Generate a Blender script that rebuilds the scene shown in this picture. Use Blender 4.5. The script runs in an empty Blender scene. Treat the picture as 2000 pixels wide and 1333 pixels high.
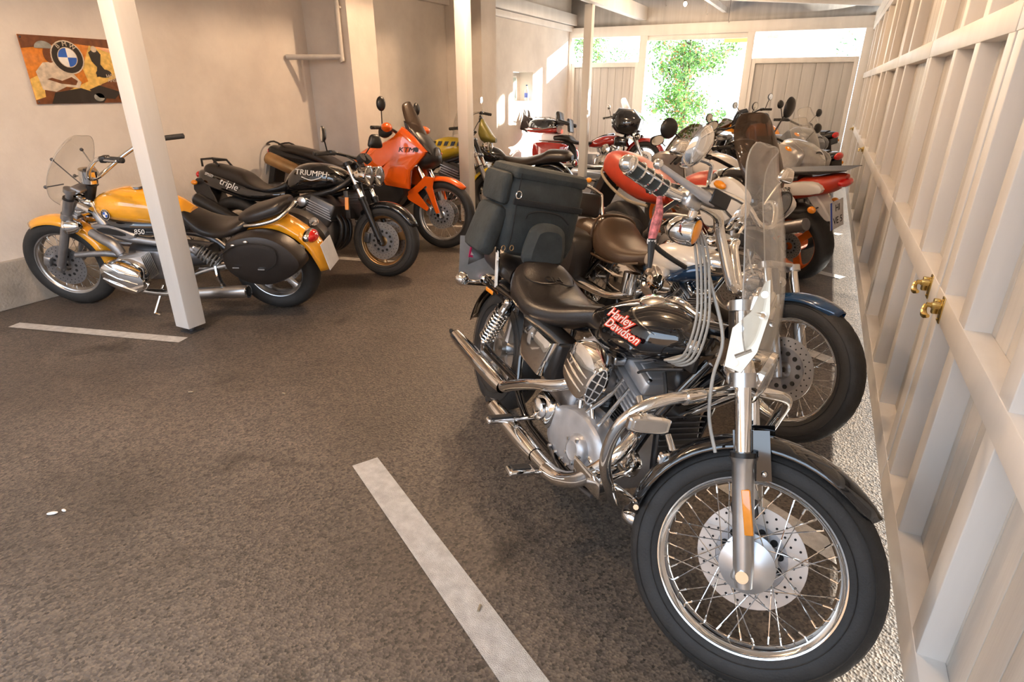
import bpy, bmesh, math, random
from math import sin, cos, pi, radians, tan, atan2, sqrt
from mathutils import Vector, Matrix, noise
SC = bpy.context.scene
COL = SC.collection
# ------------------------------------------------------------------ camera
AZ = radians(26.6); TH = radians(23.3); FPX = 1151.0
cf = Vector((-sin(AZ)*cos(TH), cos(AZ)*cos(TH), -sin(TH)))
cr = Vector((cos(AZ), sin(AZ), 0)); cu = cr.cross(cf)
cam_d = bpy.data.cameras.new('camera'); cam = bpy.data.objects.new('camera', cam_d); COL.objects.link(cam)
cam.matrix_world = Matrix(((cr.x, cu.x, -cf.x, 0), (cr.y, cu.y, -cf.y, 0), (cr.z, cu.z, -cf.z, 1.5), (0, 0, 0, 1)))
cam_d.sensor_width = 36; cam_d.lens = FPX/2000*36; cam_d.clip_start = 0.05
SC.camera = cam
SC.view_settings.view_transform = 'Standard'; SC.view_settings.look = 'None'
SC.view_settings.gamma = 1; SC.view_settings.use_curve_mapping = False
SC.view_settings.exposure = 0.70
# ------------------------------------------------------------------ world and sun
W = bpy.data.worlds.new('world'); SC.world = W; W.use_nodes = True
wt = W.node_tree; bg = wt.nodes['Background']
tc = wt.nodes.new('ShaderNodeTexCoord'); sx = wt.nodes.new('ShaderNodeSeparateXYZ'); cr_ = wt.nodes.new('ShaderNodeValToRGB')
wt.links.new(tc.outputs['Generated'], sx.inputs[0]); wt.links.new(sx.outputs['Z'], cr_.inputs[0]); wt.links.new(cr_.outputs[0], bg.inputs[0])
cr_.color_ramp.elements[0].color = (0.86, 0.93, 1.0, 1); cr_.color_ramp.elements[0].position = 0.0
cr_.color_ramp.elements[1].color = (0.55, 0.74, 1.0, 1); cr_.color_ramp.elements[1].position = 0.7
bg.inputs[1].default_value = 3.0
def light(name, kind, loc, energy, color, rot=None, **k):
    l = bpy.data.lights.new(name, kind); l.energy = energy; l.color = color
    for a, v in k.items(): setattr(l, a, v)
    o = bpy.data.objects.new(name, l); COL.objects.link(o); o.location = loc
    if rot is not None: o.rotation_euler = rot
    return o
sd = Vector((0.76, 0.62, 0.215)).normalized()
light('sun', 'SUN', (8, 20, 8), 28.0, (1.0, 0.93, 0.82), Vector(sd).to_track_quat('Z', 'Y').to_euler(), angle=0.02)
WARM = (1.0, 0.67, 0.41)
LAMPS = [(-3.10, 5.6, 3.0, 95), (-2.40, 11.1, 2.76, 50), (-3.10, 1.3, 3.0, 78), (-1.0, 8.3, 2.80, 30), (-.8, 2.6, 2.78, 24)]  # last entry is an added fill bulb that brightens the right side
# ------------------------------------------------------------------ materials
MATS = {}
def mat(name, col, rough=.5, metal=0.0, **k):
    if name in MATS: return MATS[name]
    m = bpy.data.materials.new(name); m.use_nodes = True; nt = m.node_tree; b = nt.nodes['Principled BSDF']
    b.inputs['Base Color'].default_value = (*col, 1); b.inputs['Roughness'].default_value = rough; b.inputs['Metallic'].default_value = metal
    for a, v in (('coat', 'Coat Weight'), ('trans', 'Transmission Weight'), ('ior', 'IOR'), ('spec', 'Specular IOR Level'), ('alpha', 'Alpha')):
        if a in k: b.inputs[v].default_value = k[a]
    if 'emit' in k:
        b.inputs['Emission Color'].default_value = (*k['emit'][:3], 1); b.inputs['Emission Strength'].default_value = k['emit'][3]
    t = nt.nodes.new('ShaderNodeTexCoord'); n = nt.nodes.new('ShaderNodeTexNoise')
    n.inputs['Scale'].default_value = k.get('scale', 14.0); n.inputs['Detail'].default_value = 4
    nt.links.new(t.outputs['Object'], n.inputs['Vector'])
    v = k.get('var', 0.12)
    if v and 'trans' not in k:
        mr = nt.nodes.new('ShaderNodeMapRange'); mr.inputs['To Min'].default_value = 1-v; mr.inputs['To Max'].default_value = 1+v
        mr.inputs['From Min'].default_value = .3; mr.inputs['From Max'].default_value = .7
        nt.links.new(n.outputs['Fac'], mr.inputs['Value'])
        mx = nt.nodes.new('ShaderNodeMix'); mx.data_type = 'RGBA'; mx.blend_type = 'MULTIPLY'; mx.inputs['Factor'].default_value = 1
        mx.inputs[6].default_value = (*col, 1); nt.links.new(mr.outputs[0], mx.inputs[7]); nt.links.new(mx.outputs[2], b.inputs['Base Color'])
    if k.get('rv'):
        m2 = nt.nodes.new('ShaderNodeMapRange'); m2.inputs['To Min'].default_value = max(0, rough-k['rv']); m2.inputs['To Max'].default_value = rough+k['rv']
        nt.links.new(n.outputs['Fac'], m2.inputs['Value']); nt.links.new(m2.outputs[0], b.inputs['Roughness'])
    if k.get('bump'):
        n2 = nt.nodes.new('ShaderNodeTexNoise'); n2.inputs['Scale'].default_value = k.get('bscale', 120); n2.inputs['Detail'].default_value = 3
        nt.links.new(t.outputs['Object'], n2.inputs['Vector'])
        bp = nt.nodes.new('ShaderNodeBump'); bp.inputs['Strength'].default_value = k['bump']; bp.inputs['Distance'].default_value = .003
        nt.links.new(n2.outputs['Fac'], bp.inputs['Height']); nt.links.new(bp.outputs[0], b.inputs['Normal'])
    MATS[name] = m
    return m
satin = mat('satin_chrome', (.42, .35, .27), .30, 1, var=.05)
cast = mat('cast_aluminium', (.50, .50, .51), .38, .55, var=.12, bump=.15)
chrome = mat('chrome', (.83, .82, .80), .055, 1, var=.03, rv=.03)
alu = mat('aluminium', (.55, .55, .55), .30, 1, var=.1, rv=.08)
alud = mat('dull_aluminium', (.34, .34, .35), .45, .9, var=.15, bump=.2)
steel = mat('dark_steel', (.10, .10, .105), .4, .7)
blk = mat('black_gloss_paint', (.006, .006, .007), .06, 0, coat=1, var=0)
blk2 = mat('black_satin', (.014, .013, .013), .35, 0, rv=.08)
plas = mat('black_plastic', (.022, .021, .021), .5, 0, bump=.3, bscale=300)
rub = mat('tyre_rubber', (.022, .021, .020), .62, 0, bump=.35, bscale=160, var=.2)
grip_m = mat('grip_rubber', (.035, .042, .04), .55, 0)
lea = mat('black_leather', (.016, .012, .010), .34, 0, bump=.25, bscale=170, rv=.06)
leab = mat('brown_worn_leather', (.055, .03, .014), .4, 0, bump=.25, bscale=170)
clo = mat('grey_canvas', (.035, .042, .043), .85, 0, bump=.8, bscale=60, var=.25)
clod = mat('dark_canvas_trim', (.012, .013, .014), .8, 0, bump=.5)
yel = mat('yellow_paint', (.86, .38, .02), .12, 0, coat=1, var=.03)
yel2 = mat('lemon_paint', (.62, .45, .03), .22, 0, coat=.6, var=.04)
ora = mat('orange_paint', (.88, .13, .008), .15, 0, coat=.9, var=.03)
orw = mat('orange_wheel', (.75, .16, .01), .3, .2)
red = mat('red_paint', (.45, .035, .01), .42, 0, coat=.15)
redc = mat('maroon_paint', (.33, .012, .006), .08, 0, coat=1, var=.03)
whi = mat('white_paint', (.72, .69, .64), .2, 0, coat=.5, var=.04)
sil = mat('silver_paint', (.42, .41, .40), .25, .6, coat=.6)
blu = mat('blue_paint', (.012, .05, .12), .12, .2, coat=1)
gol = mat('bronze_metal', (.42, .26, .12), .35, .8)
bras = mat('brass', (.62, .45, .16), .25, 1)
disc = mat('disc_steel', (.50, .48, .46), .36, .85, var=.08)
dk = mat('dark_hole', (.01, .01, .01), .8, 0)
redl = mat('red_lens', (.6, .01, .008), .1, 0, coat=1)
orl = mat('orange_lens', (.9, .30, .01), .2, 0, coat=1)
def clearm(name, tint, haze, hz):
    m = bpy.data.materials.new(name); m.use_nodes = True; nt = m.node_tree; nt.nodes.clear(); N = nt.nodes.new; L = nt.links.new
    t = N('ShaderNodeBsdfTransparent'); t.inputs[0].default_value = (*tint, 1); g = N('ShaderNodeBsdfGlossy'); g.inputs['Roughness'].default_value = .04
    f = N('ShaderNodeLayerWeight'); f.inputs[0].default_value = .5; pw = N('ShaderNodeMath'); pw.operation = 'POWER'; pw.inputs[1].default_value = 4; L(f.outputs['Facing'], pw.inputs[0])
    ms = N('ShaderNodeMath'); ms.operation = 'MULTIPLY_ADD'; ms.inputs[1].default_value = .30; ms.inputs[2].default_value = .035; L(pw.outputs[0], ms.inputs[0]); mx = N('ShaderNodeMixShader'); L(ms.outputs[0], mx.inputs[0])
    d = N('ShaderNodeBsdfPrincipled'); d.inputs['Base Color'].default_value = (*haze, 1); d.inputs['Roughness'].default_value = .5; m2 = N('ShaderNodeMixShader')
    n = N('ShaderNodeTexNoise'); n.inputs['Scale'].default_value = 6; tc = N('ShaderNodeTexCoord'); L(tc.outputs['Object'], n.inputs['Vector']); r = N('ShaderNodeMapRange')
    r.inputs['To Min'].default_value = hz*.5; r.inputs['To Max'].default_value = hz*1.5; L(n.outputs['Fac'], r.inputs[0]); L(r.outputs[0], m2.inputs[0]); L(t.outputs[0], m2.inputs[1]); L(d.outputs[0], m2.inputs[2])
    L(m2.outputs[0], mx.inputs[1]); L(g.outputs[0], mx.inputs[2]); o = N('ShaderNodeOutputMaterial'); L(mx.outputs[0], o.inputs[0]); return m
glass = clearm('clear_screen', (.97, .965, .95), (.85, .82, .78), .09)
edgem = mat('screen_edge_plastic', (.55, .53, .50), .25, 0, alpha=.55)
gls2 = mat('clear_lens', (.95, .95, .95), .05, 0, trans=.85, ior=1.45)
smoke = clearm('smoked_screen', (.36, .30, .25), (.12, .07, .04), .25)
wtx = mat('white_lettering', (.8, .78, .74), .4, 0)
rtx = mat('red_lettering', (.75, .05, .02), .4, 0)
cbl = mat('grey_cable', (.40, .39, .36), .4, .2)
brn = mat('tan_canvas', (.30, .24, .16), .8, 0)
def tree_mat():
    m = mat('leaf_green', (.16, .34, .06), .5, 0, var=.5, scale=3.0)
    return m
# ------------------------------------------------------------------ mesh builder
class M:
    def __init__(s, xf=None):
        s.v = []; s.f = []; s.fm = []; s.m = []; s.xf = xf; s.flat = set()
    def mi(s, m):
        if m not in s.m: s.m.append(m)
        return s.m.index(m)
    def add(s, vs, fs, m, xf=None):
        o = len(s.v); x = xf
        if s.xf is not None: x = s.xf @ xf if xf is not None else s.xf
        s.v += [tuple(x @ Vector(p)) if x is not None else tuple(p) for p in vs]
        k = s.mi(m)
        for f in fs: s.f.append([i+o for i in f]); s.fm.append(k)
        return s
    def box(s, c, d, m, rot=None, bev=.0, taper=1.0):
        x, y, z = d[0]/2, d[1]/2, d[2]/2; b = min(bev, x*.98, y*.98, z*.98)
        X = Matrix.Translation(c)
        if rot is not None: X = X @ (rot if isinstance(rot, Matrix) else Matrix.Rotation(radians(rot[0]), 4, 'X') @ Matrix.Identity(4) if False else (rot if isinstance(rot, Matrix) else rotm(*rot)))
        if b <= 0:
            vs = [(i*x*(taper if k > 0 else 1), j*y*(taper if k > 0 else 1), k*z) for i in (-1, 1) for j in (-1, 1) for k in (-1, 1)]
            fs = [(0, 1, 3, 2), (4, 6, 7, 5), (0, 4, 5, 1), (2, 3, 7, 6), (0, 2, 6, 4), (1, 5, 7, 3)]
            return s.add(vs, fs, m, X)
        # rounded outline rings
        def ring(xx, yy, zz, cb, t):
            pts = []
            for (cx, cy, a0) in ((xx-cb, yy-cb, 0), (-(xx-cb), yy-cb, 90), (-(xx-cb), -(yy-cb), 180), (xx-cb, -(yy-cb), 270)):
                for q in range(4):
                    a = radians(a0+30*q); pts.append(((cx+cb*cos(a))*t, (cy+cb*sin(a))*t, zz))
            return pts
        R = []
        for (ins, zz) in ((b, -z), (b*.3, -z+b*.3), (0, -z+b), (0, z-b), (b*.3, z-b*.3), (b, z)):
            t = taper if zz > 0 else 1
            R.append(ring(x-ins, y-ins, zz, max(b-ins*.9, b*.12), t))
        return s.rings(R, m, X, True)
    def rings(s, R, m, X=None, cap=False, closed=False):
        n = len(R[0]); vs = [p for r in R for p in r]; fs = []
        K = len(R)
        for i in range(K if closed else K-1):
            for j in range(n):
                a = i*n+j; b_ = i*n+(j+1) % n; c = ((i+1) % K)*n+(j+1) % n; d = ((i+1) % K)*n+j
                fs.append((a, b_, c, d))
        if cap and not closed:
            fs.append(tuple(range(n-1, -1, -1))); fs.append(tuple((K-1)*n+j for j in range(n)))
        return s.add(vs, fs, m, X)
    def tube(s, P, r, m, n=10, sm=0, closed=False, cap=True):
        P = [Vector(p) for p in P]; rr = list(r) if isinstance(r, (list, tuple)) else [r]*len(P)
        if sm: P, rr = catm(P, rr, sm, closed)
        K = len(P); R = []; up = None
        for i in range(K):
            if closed: t = P[(i+1) % K]-P[i-1]
            else: t = P[min(i+1, K-1)]-P[max(i-1, 0)]
            if t.length < 1e-9: t = Vector((0, 0, 1))
            t.normalize()
            if up is None:
                up = Vector((0, 0, 1)) if abs(t.z) < .9 else Vector((1, 0, 0))
            u = (up-t*up.dot(t)); u.normalize(); up = u; w = t.cross(u)
            R.append([tuple(P[i]+(u*cos(2*pi*j/n)+w*sin(2*pi*j/n))*rr[i]) for j in range(n)])
        return s.rings(R, m, None, cap and not closed, closed)
    def cyl(s, a, b, r, m, n=16, r2=None):
        return s.tube([a, b], [r, r if r2 is None else r2], m, n)
    def lathe(s, prof, m, o=(0, 0, 0), ax=(0, 1, 0), n=32, closed=False, cap=False, mod=None):
        ax = Vector(ax).normalized(); u = Vector((1, 0, 0)) if abs(ax.x) < .9 else Vector((0, 0, 1))
        u = (u-ax*u.dot(ax)).normalized(); w = ax.cross(u); o = Vector(o); R = []
        for q, (r, h) in enumerate(prof):
            R.append([tuple(o+ax*h+(u*cos(2*pi*j/n)+w*sin(2*pi*j/n))*(r*(mod(q, j) if mod else 1))) for j in range(n)])
        return s.rings(R, m, None, cap, closed)
    def ell(s, c, r, m, n=18, k=10, rot=None):
        X = Matrix.Translation(c)
        if rot is not None: X = X @ rotm(*rot)
        R = []
        for i in range(k+1):
            a = -pi/2+pi*i/k; q = max(cos(a), .02)
            R.append([(r[0]*q*cos(2*pi*j/n), r[1]*q*sin(2*pi*j/n), r[2]*sin(a)) for j in range(n)])
        return s.rings(R, m, X, True)
    def loft(s, S, m, n=24, sm=4, e=2.3, yoff=0, cap=True):
        # S: (x, zbottom, ztop, halfwidth[, frac of widest height])
        S = [tuple(q)+((.42,) if len(q) == 4 else ()) for q in S]
        V = [Vector(q[:3]) for q in S]; 
        A = catn(S, sm); R = []
        for (x, zb, zt, hw, fr) in A:
            zt = max(zt, zb+.002); hw = max(hw, .001); zc = zb+(zt-zb)*fr; ring = []
            for j in range(n):
                a = 2*pi*j/n; c_, s_ = cos(a), sin(a)
                y = hw*abs(c_)**(2/e)*(1 if c_ >= 0 else -1)
                hh = (zt-zc) if s_ >= 0 else (zc-zb)
                z = zc+hh*abs(s_)**(2/e)*(1 if s_ >= 0 else -1)
                ring.append((x, y+yoff, z))
            R.append(ring)
        return s.rings(R, m, None, cap)
    def slab(s, O, y0, y1, m, bev=.006, sm=0, bulge=0.0, X=None):
        # outline O in (x,z), extruded from y0 to y1, with bevelled and optionally domed outer (y0) side
        P = [Vector((p[0], p[1], 0)) for p in O]
        if sm: P, _ = catm(P, [0]*len(P), sm, True)
        K = len(P); ar = sum(P[i].x*P[(i+1) % K].y-P[(i+1) % K].x*P[i].y for i in range(K))
        if ar < 0: P.reverse()
        cx = sum(p.x for p in P)/K; cz = sum(p.y for p in P)/K
        def inset(d):
            out = []
            for i in range(K):
                t = (P[(i+1) % K]-P[i-1]); t = Vector((t.x, t.y, 0))
                if t.length < 1e-9: t = Vector((1, 0, 0))
                t.normalize(); nn = Vector((t.y, -t.x, 0)); out.append(P[i]-nn*d)
            return out
        def sc(k): return [Vector((cx+(p.x-cx)*k, cz+(p.y-cz)*k, 0)) for p in P]
        sg = 1 if y1 > y0 else -1
        L = [(inset(bev), y1), (inset(0), y1-sg*bev), (inset(0), y0+sg*bev), (inset(bev), y0)]
        if bulge:
            L = [(inset(bev), y1), (inset(0), y1-sg*bev), (inset(0), y0+sg*bev), (sc(.93), y0-sg*bulge*.25), (sc(.78), y0-sg*bulge*.62), (sc(.5), y0-sg*bulge*.9), (sc(.2), y0-sg*bulge)]
        R = [[(p.x, y, p.y) for p in ring] for ring, y in L]
        return s.rings(R, m, X, True)
    def grid(s, rows, m, X=None):
        n = len(rows[0]); vs = [p for r in rows for p in r]; fs = []
        for i in range(len(rows)-1):
            for j in range(n-1):
                a = i*n+j; fs.append((a, a+1, a+n+1, a+n))
        return s.add(vs, fs, m, X)
    def arc(s, c, R, a0, a1, w, m, n=20, k=9, drop=.03, pinch=0.0, taper=(1, 1), yc=0):
        rows = []
        for i in range(n+1):
            t = i/n; a = radians(a0+(a1-a0)*t)
            wf = taper[0]+(taper[1]-taper[0])*t if t > .5 or taper[0] == 1 else taper[0]+(1-taper[0])*t*2
            wf = 1.0
            e0 = min(1, t/.18) if taper[0] < 1 else 1; e1 = min(1, (1-t)/.18) if taper[1] < 1 else 1
            wf = (taper[0]+(1-taper[0])*sin(e0*pi/2)) * (taper[1]+(1-taper[1])*sin(e1*pi/2))
            row = []
            for j in range(k):
                q = -1+2*j/(k-1); rr = R-drop*abs(q)**3
                row.append((c[0]+rr*cos(a), yc+q*w/2*wf, c[-1]+rr*sin(a)))
            rows.append(row)
        return s.grid(rows, m)
    def text(s, st, o, right, up, size, m, shear=0.0, sx=1.0, th=.0006, off=0.0):
        cu_ = bpy.data.curves.new('txt', 'FONT'); cu_.body = st; cu_.size = size; cu_.shear = shear; cu_.extrude = th; cu_.offset = off; cu_.align_x = 'CENTER'; cu_.align_y = 'CENTER'
        cu_.resolution_u = 3
        to = bpy.data.objects.new('txt', cu_); me = bpy.data.meshes.new_from_object(to)
        r_ = Vector(right).normalized(); u_ = Vector(up); u_ = (u_-r_*u_.dot(r_)).normalized(); n_ = r_.cross(u_)
        X = Matrix(((r_.x*sx, u_.x, n_.x, o[0]), (r_.y*sx, u_.y, n_.y, o[1]), (r_.z*sx, u_.z, n_.z, o[2]), (0, 0, 0, 1)))
        s.add([tuple(v.co) for v in me.vertices], [tuple(p.vertices) for p in me.polygons], m, X)
        bpy.data.objects.remove(to); bpy.data.curves.remove(cu_); bpy.data.meshes.remove(me)
        return s
def rotm(x=0, y=0, z=0):
    return Matrix.Rotation(radians(z), 4, 'Z') @ Matrix.Rotation(radians(y), 4, 'Y') @ Matrix.Rotation(radians(x), 4, 'X')
def catn(S, sm):
    out = []; K = len(S)
    for i in range(K-1):
        p0 = S[max(i-1, 0)]; p1 = S[i]; p2 = S[i+1]; p3 = S[min(i+2, K-1)]
        for q in range(sm):
            t = q/sm
            out.append(tuple(.5*((2*b)+(-a+c)*t+(2*a-5*b+4*c-d)*t*t+(-a+3*b-3*c+d)*t**3) for a, b, c, d in zip(p0, p1, p2, p3)))
    out.append(tuple(S[-1])); return out
def catm(P, rr, sm, closed=False):
    S = [tuple(p)+(r,) for p, r in zip(P, rr)]
    if closed:
        K = len(S); out = []
        for i in range(K):
            p0, p1, p2, p3 = S[i-1], S[i], S[(i+1) % K], S[(i+2) % K]
            for q in range(sm):
                t = q/sm
                out.append(tuple(.5*((2*b)+(-a+c)*t+(2*a-5*b+4*c-d)*t*t+(-a+3*b-3*c+d)*t**3) for a, b, c, d in zip(p0, p1, p2, p3)))
    else: out = catn(S, sm)
    return [Vector(o[:3]) for o in out], [o[3] for o in out]
def obj(name, b, parent=None, label=None, cat=None, group=None, kind=None, solid=0, sharp=38, loc=None, bevel=0):
    me = bpy.data.meshes.new(name); me.from_pydata(b.v, [], b.f)
    for m in b.m: me.materials.append(m)
    me.polygons.foreach_set('material_index', b.fm)
    bm = bmesh.new(); bm.from_mesh(me); bmesh.ops.recalc_face_normals(bm, faces=bm.faces); bm.to_mesh(me); bm.free()
    me.polygons.foreach_set('use_smooth', [True]*len(me.polygons)); me.set_sharp_from_angle(angle=radians(sharp))
    o = bpy.data.objects.new(name, me); COL.objects.link(o)
    if parent is not None: o.parent = parent
    if solid:
        md = o.modifiers.new('thick', 'SOLIDIFY'); md.thickness = solid; md.offset = 0
    if bevel:
        md = o.modifiers.new('bevel', 'BEVEL'); md.width = bevel; md.segments = 2; md.limit_method = 'ANGLE'
    tag(o, label, cat, group, kind)
    return o
def tag(o, label=None, cat=None, group=None, kind=None):
    for k, v in (('label', label), ('category', cat), ('group', group), ('kind', kind)):
        if v: o[k] = v
def empty(name, loc, rot, label, cat, group=None):
    o = bpy.data.objects.new(name, None); COL.objects.link(o); o.location = loc; o.rotation_euler = rot; o.empty_display_size = .1
    tag(o, label, cat, group); return o
# ------------------------------------------------------------------ setting materials
def nodes(m): return m.node_tree.nodes, m.node_tree.links, m.node_tree.nodes['Principled BSDF']
def ramp(N, stops):
    r = N.new('ShaderNodeValToRGB'); e = r.color_ramp.elements
    e[0].position, e[0].color = stops[0][0], (*stops[0][1], 1); e[1].position, e[1].color = stops[-1][0], (*stops[-1][1], 1)
    for p, c in stops[1:-1]: q = e.new(p); q.color = (*c, 1)
    return r
asph = bpy.data.materials.new('asphalt'); asph.use_nodes = True; N, L, B = nodes(asph)
t = N.new('ShaderNodeTexCoord')
n1 = N.new('ShaderNodeTexNoise'); n1.inputs['Scale'].default_value = 1.1; n1.inputs['Detail'].default_value = 5; L.new(t.outputs['Object'], n1.inputs['Vector'])
r1 = ramp(N, [(.3, (.056, .046, .038)), (.55, (.090, .075, .062)), (.75, (.118, .100, .084))]); L.new(n1.outputs['Fac'], r1.inputs[0])
v1 = N.new('ShaderNodeTexVoronoi'); v1.inputs['Scale'].default_value = 115; L.new(t.outputs['Object'], v1.inputs['Vector'])
r2 = ramp(N, [(.0, (.25, .25, .25)), (.45, (1, 1, 1)), (1, (2.0, 1.9, 1.75))]); L.new(v1.outputs['Color'], r2.inputs[0])
mx = N.new('ShaderNodeMix'); mx.data_type = 'RGBA'; mx.blend_type = 'MULTIPLY'; mx.inputs[0].default_value = 1
L.new(r1.outputs[0], mx.inputs[6]); L.new(r2.outputs[0], mx.inputs[7])
v2 = N.new('ShaderNodeTexVoronoi'); v2.inputs['Scale'].default_value = 34; L.new(t.outputs['Object'], v2.inputs['Vector'])
r3 = ramp(N, [(.0, (1, 1, 1)), (.05, (.9, .9, .9)), (.085, (0, 0, 0))]); L.new(v2.outputs['Distance'], r3.inputs[0])
n4 = N.new('ShaderNodeTexNoise'); n4.inputs['Scale'].default_value = 9; L.new(t.outputs['Object'], n4.inputs['Vector'])
r4 = ramp(N, [(.56, (0, 0, 0)), (.64, (1, 1, 1))]); L.new(n4.outputs['Fac'], r4.inputs[0])
mu = N.new('ShaderNodeMath'); mu.operation = 'MULTIPLY'; L.new(r3.outputs[0], mu.inputs[0]); L.new(r4.outputs[0], mu.inputs[1])
mx2 = N.new('ShaderNodeMix'); mx2.data_type = 'RGBA'; L.new(mu.outputs[0], mx2.inputs[0]); L.new(mx.outputs[2], mx2.inputs[6]); mx2.inputs[7].default_value = (.16, .15, .14, 1)
n5 = N.new('ShaderNodeTexNoise'); n5.inputs['Scale'].default_value = 2.3; n5.inputs['Detail'].default_value = 3; n5.inputs['Distortion'].default_value = .6; L.new(t.outputs['Object'], n5.inputs['Vector'])
r5 = ramp(N, [(.62, (1, 1, 1)), (.72, (.55, .54, .53))]); L.new(n5.outputs['Fac'], r5.inputs[0])
mx3 = N.new('ShaderNodeMix'); mx3.data_type = 'RGBA'; mx3.blend_type = 'MULTIPLY'; mx3.inputs[0].default_value = 1; L.new(mx2.outputs[2], mx3.inputs[6]); L.new(r5.outputs[0], mx3.inputs[7])
L.new(mx3.outputs[2], B.inputs['Base Color'])
rr = N.new('ShaderNodeMapRange'); rr.inputs['To Min'].default_value = .38; rr.inputs['To Max'].default_value = .62; L.new(n1.outputs['Fac'], rr.inputs[0]); L.new(rr.outputs[0], B.inputs['Roughness'])
bp = N.new('ShaderNodeBump'); bp.inputs['Strength'].default_value = .45; bp.inputs['Distance'].default_value = .004; L.new(v1.outputs['Distance'], bp.inputs['Height']); L.new(bp.outputs[0], B.inputs['Normal'])

def plaster(name, c1, c2, sc=1.5, bump=.25, rough=.85, stretch=None):
    m = bpy.data.materials.new(name); m.use_nodes = True; N, L, B = nodes(m); t = N.new('ShaderNodeTexCoord'); src = t.outputs['Object']
    if stretch:
        mp = N.new('ShaderNodeMapping'); mp.inputs['Scale'].default_value = stretch; L.new(src, mp.inputs[0]); src = mp.outputs[0]
    n = N.new('ShaderNodeTexNoise'); n.inputs['Scale'].default_value = sc; n.inputs['Detail'].default_value = 7; n.inputs['Roughness'].default_value = .6; L.new(src, n.inputs['Vector'])
    r = ramp(N, [(.35, c1), (.65, c2)]); L.new(n.outputs['Fac'], r.inputs[0]); L.new(r.outputs[0], B.inputs['Base Color']); B.inputs['Roughness'].default_value = rough
    n2 = N.new('ShaderNodeTexNoise'); n2.inputs['Scale'].default_value = sc*14; n2.inputs['Detail'].default_value = 5; L.new(src, n2.inputs['Vector'])
    b = N.new('ShaderNodeBump'); b.inputs['Strength'].default_value = bump; b.inputs['Distance'].default_value = .01; L.new(n2.outputs['Fac'], b.inputs['Height']); L.new(b.outputs[0], B.inputs['Normal'])
    return m
wallm = plaster('cream_plaster', (.62, .57, .52), (.74, .69, .63), 1.6)
conc = plaster('stained_concrete', (.30, .27, .23), (.42, .38, .33), 4, .5)
wood = plaster('white_painted_wood', (.70, .67, .63), (.80, .77, .73), 3, .08, .42, (1, 1, .12))
woodg = plaster('grey_painted_boards', (.44, .42, .40), (.56, .54, .51), 5, .15, .55, (2, 2, .10))
woodb = plaster('cream_door_boards', (.54, .50, .45), (.66, .62, .56), 5, .12, .5, (2, 2, .12))
pipm = plaster('painted_pipe', (.50, .48, .45), (.60, .57, .53), 6, .1, .5)
paintm = plaster('floor_marking_paint', (.50, .47, .43), (.68, .65, .60), 22, .8, .7)
outg = plaster('sunlit_ground', (.55, .53, .5), (.68, .66, .62), 2, .2)
def S(name, b, **k): return obj(name, b, kind='structure', **k)
# floor: asphalt inside, paving outside
b = M(); n = 8
b.grid([[(-5.4+6.3*j/n, -4+17.4*i/n, 0) for j in range(n+1)] for i in range(n+1)], asph); S('floor', b)
b = M(); b.add([(-40, -30, -.012), (40, -30, -.012), (40, 60, -.012), (-40, 60, -.012)], [(0, 1, 2, 3)], outg); S('floor_outside', b)
b = M(); b.add([(-40, -30, -.004), (40, -30, -.004), (40, -3.9, -.004), (-40, -3.9, -.004)], [(0, 1, 2, 3)], asph); S('floor_forecourt', b)
# left wall with two pilasters and a niche at Y 10.35..11.2
b = M(); XL = -5.16; HT = 3.5
def wl(y0, y1, z0, z1): b.box((XL-.15, (y0+y1)/2, (z0+z1)/2), (.3, y1-y0, z1-z0), wallm)
wl(-2.5, 10.35, 0, HT); wl(11.2, 13.3, 0, HT); wl(10.35, 11.2, 0, 1.26); wl(10.35, 11.2, 1.765, HT)
b.box((XL-.29, 10.775, 1.5), (.02, .85, .52), wallm)
S('wall_left', b)
for i, y in enumerate((5.36, 8.16)):
    b = M(); b.box((-4.865, y+.22, HT/2), (.59, .44, HT), wallm); S('trim_%d' % (i+1), b)
b = M(); b.box((XL+.015, 1.43, .17), (.05, 7.86, .34), conc, bev=.008); S('baseboard_left', b)
# niche window
b = M(); b.box((XL-.255, 10.70, 1.49), (.03, .56, .42), wood, bev=.004); 
w = S('window_1', b); b = M(); b.box((XL-.232, 10.70, 1.49), (.012, .48, .36), mat('mirror_glass', (.5, .6, .58), .08, .6, scale=3, var=.3)); obj('pane', b, w)
# posts on metal feet, with the long beam
for i, (x, y) in enumerate(((-3.56, 2.315), (-3.61, 6.05), (-3.72, 10.22))):
    b = M(); b.box((x, y, 1.38), (.13, .13, 2.68), wood, bev=.006)
    p = S('trim_%d' % (i+3), b)
    b = M(); b.cyl((x, y, 0), (x, y, .045), .022, steel); b.box((x, y, .004), (.1, .1, .008), steel); obj('metal_foot', b, p)
b = M(); b.box((-3.62, 5.4, 2.84), (.14, 15.6, .24), wood, bev=.006); S('trim_6', b)
b = M(); b.box((XL+.07, 9.2, 2.78), (.14, 7.9, .2), wood, bev=.005); b.box((XL+.04, 9.2, 2.62), (.08, 7.9, .1), wood, bev=.004); S('trim_7', b)
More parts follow.
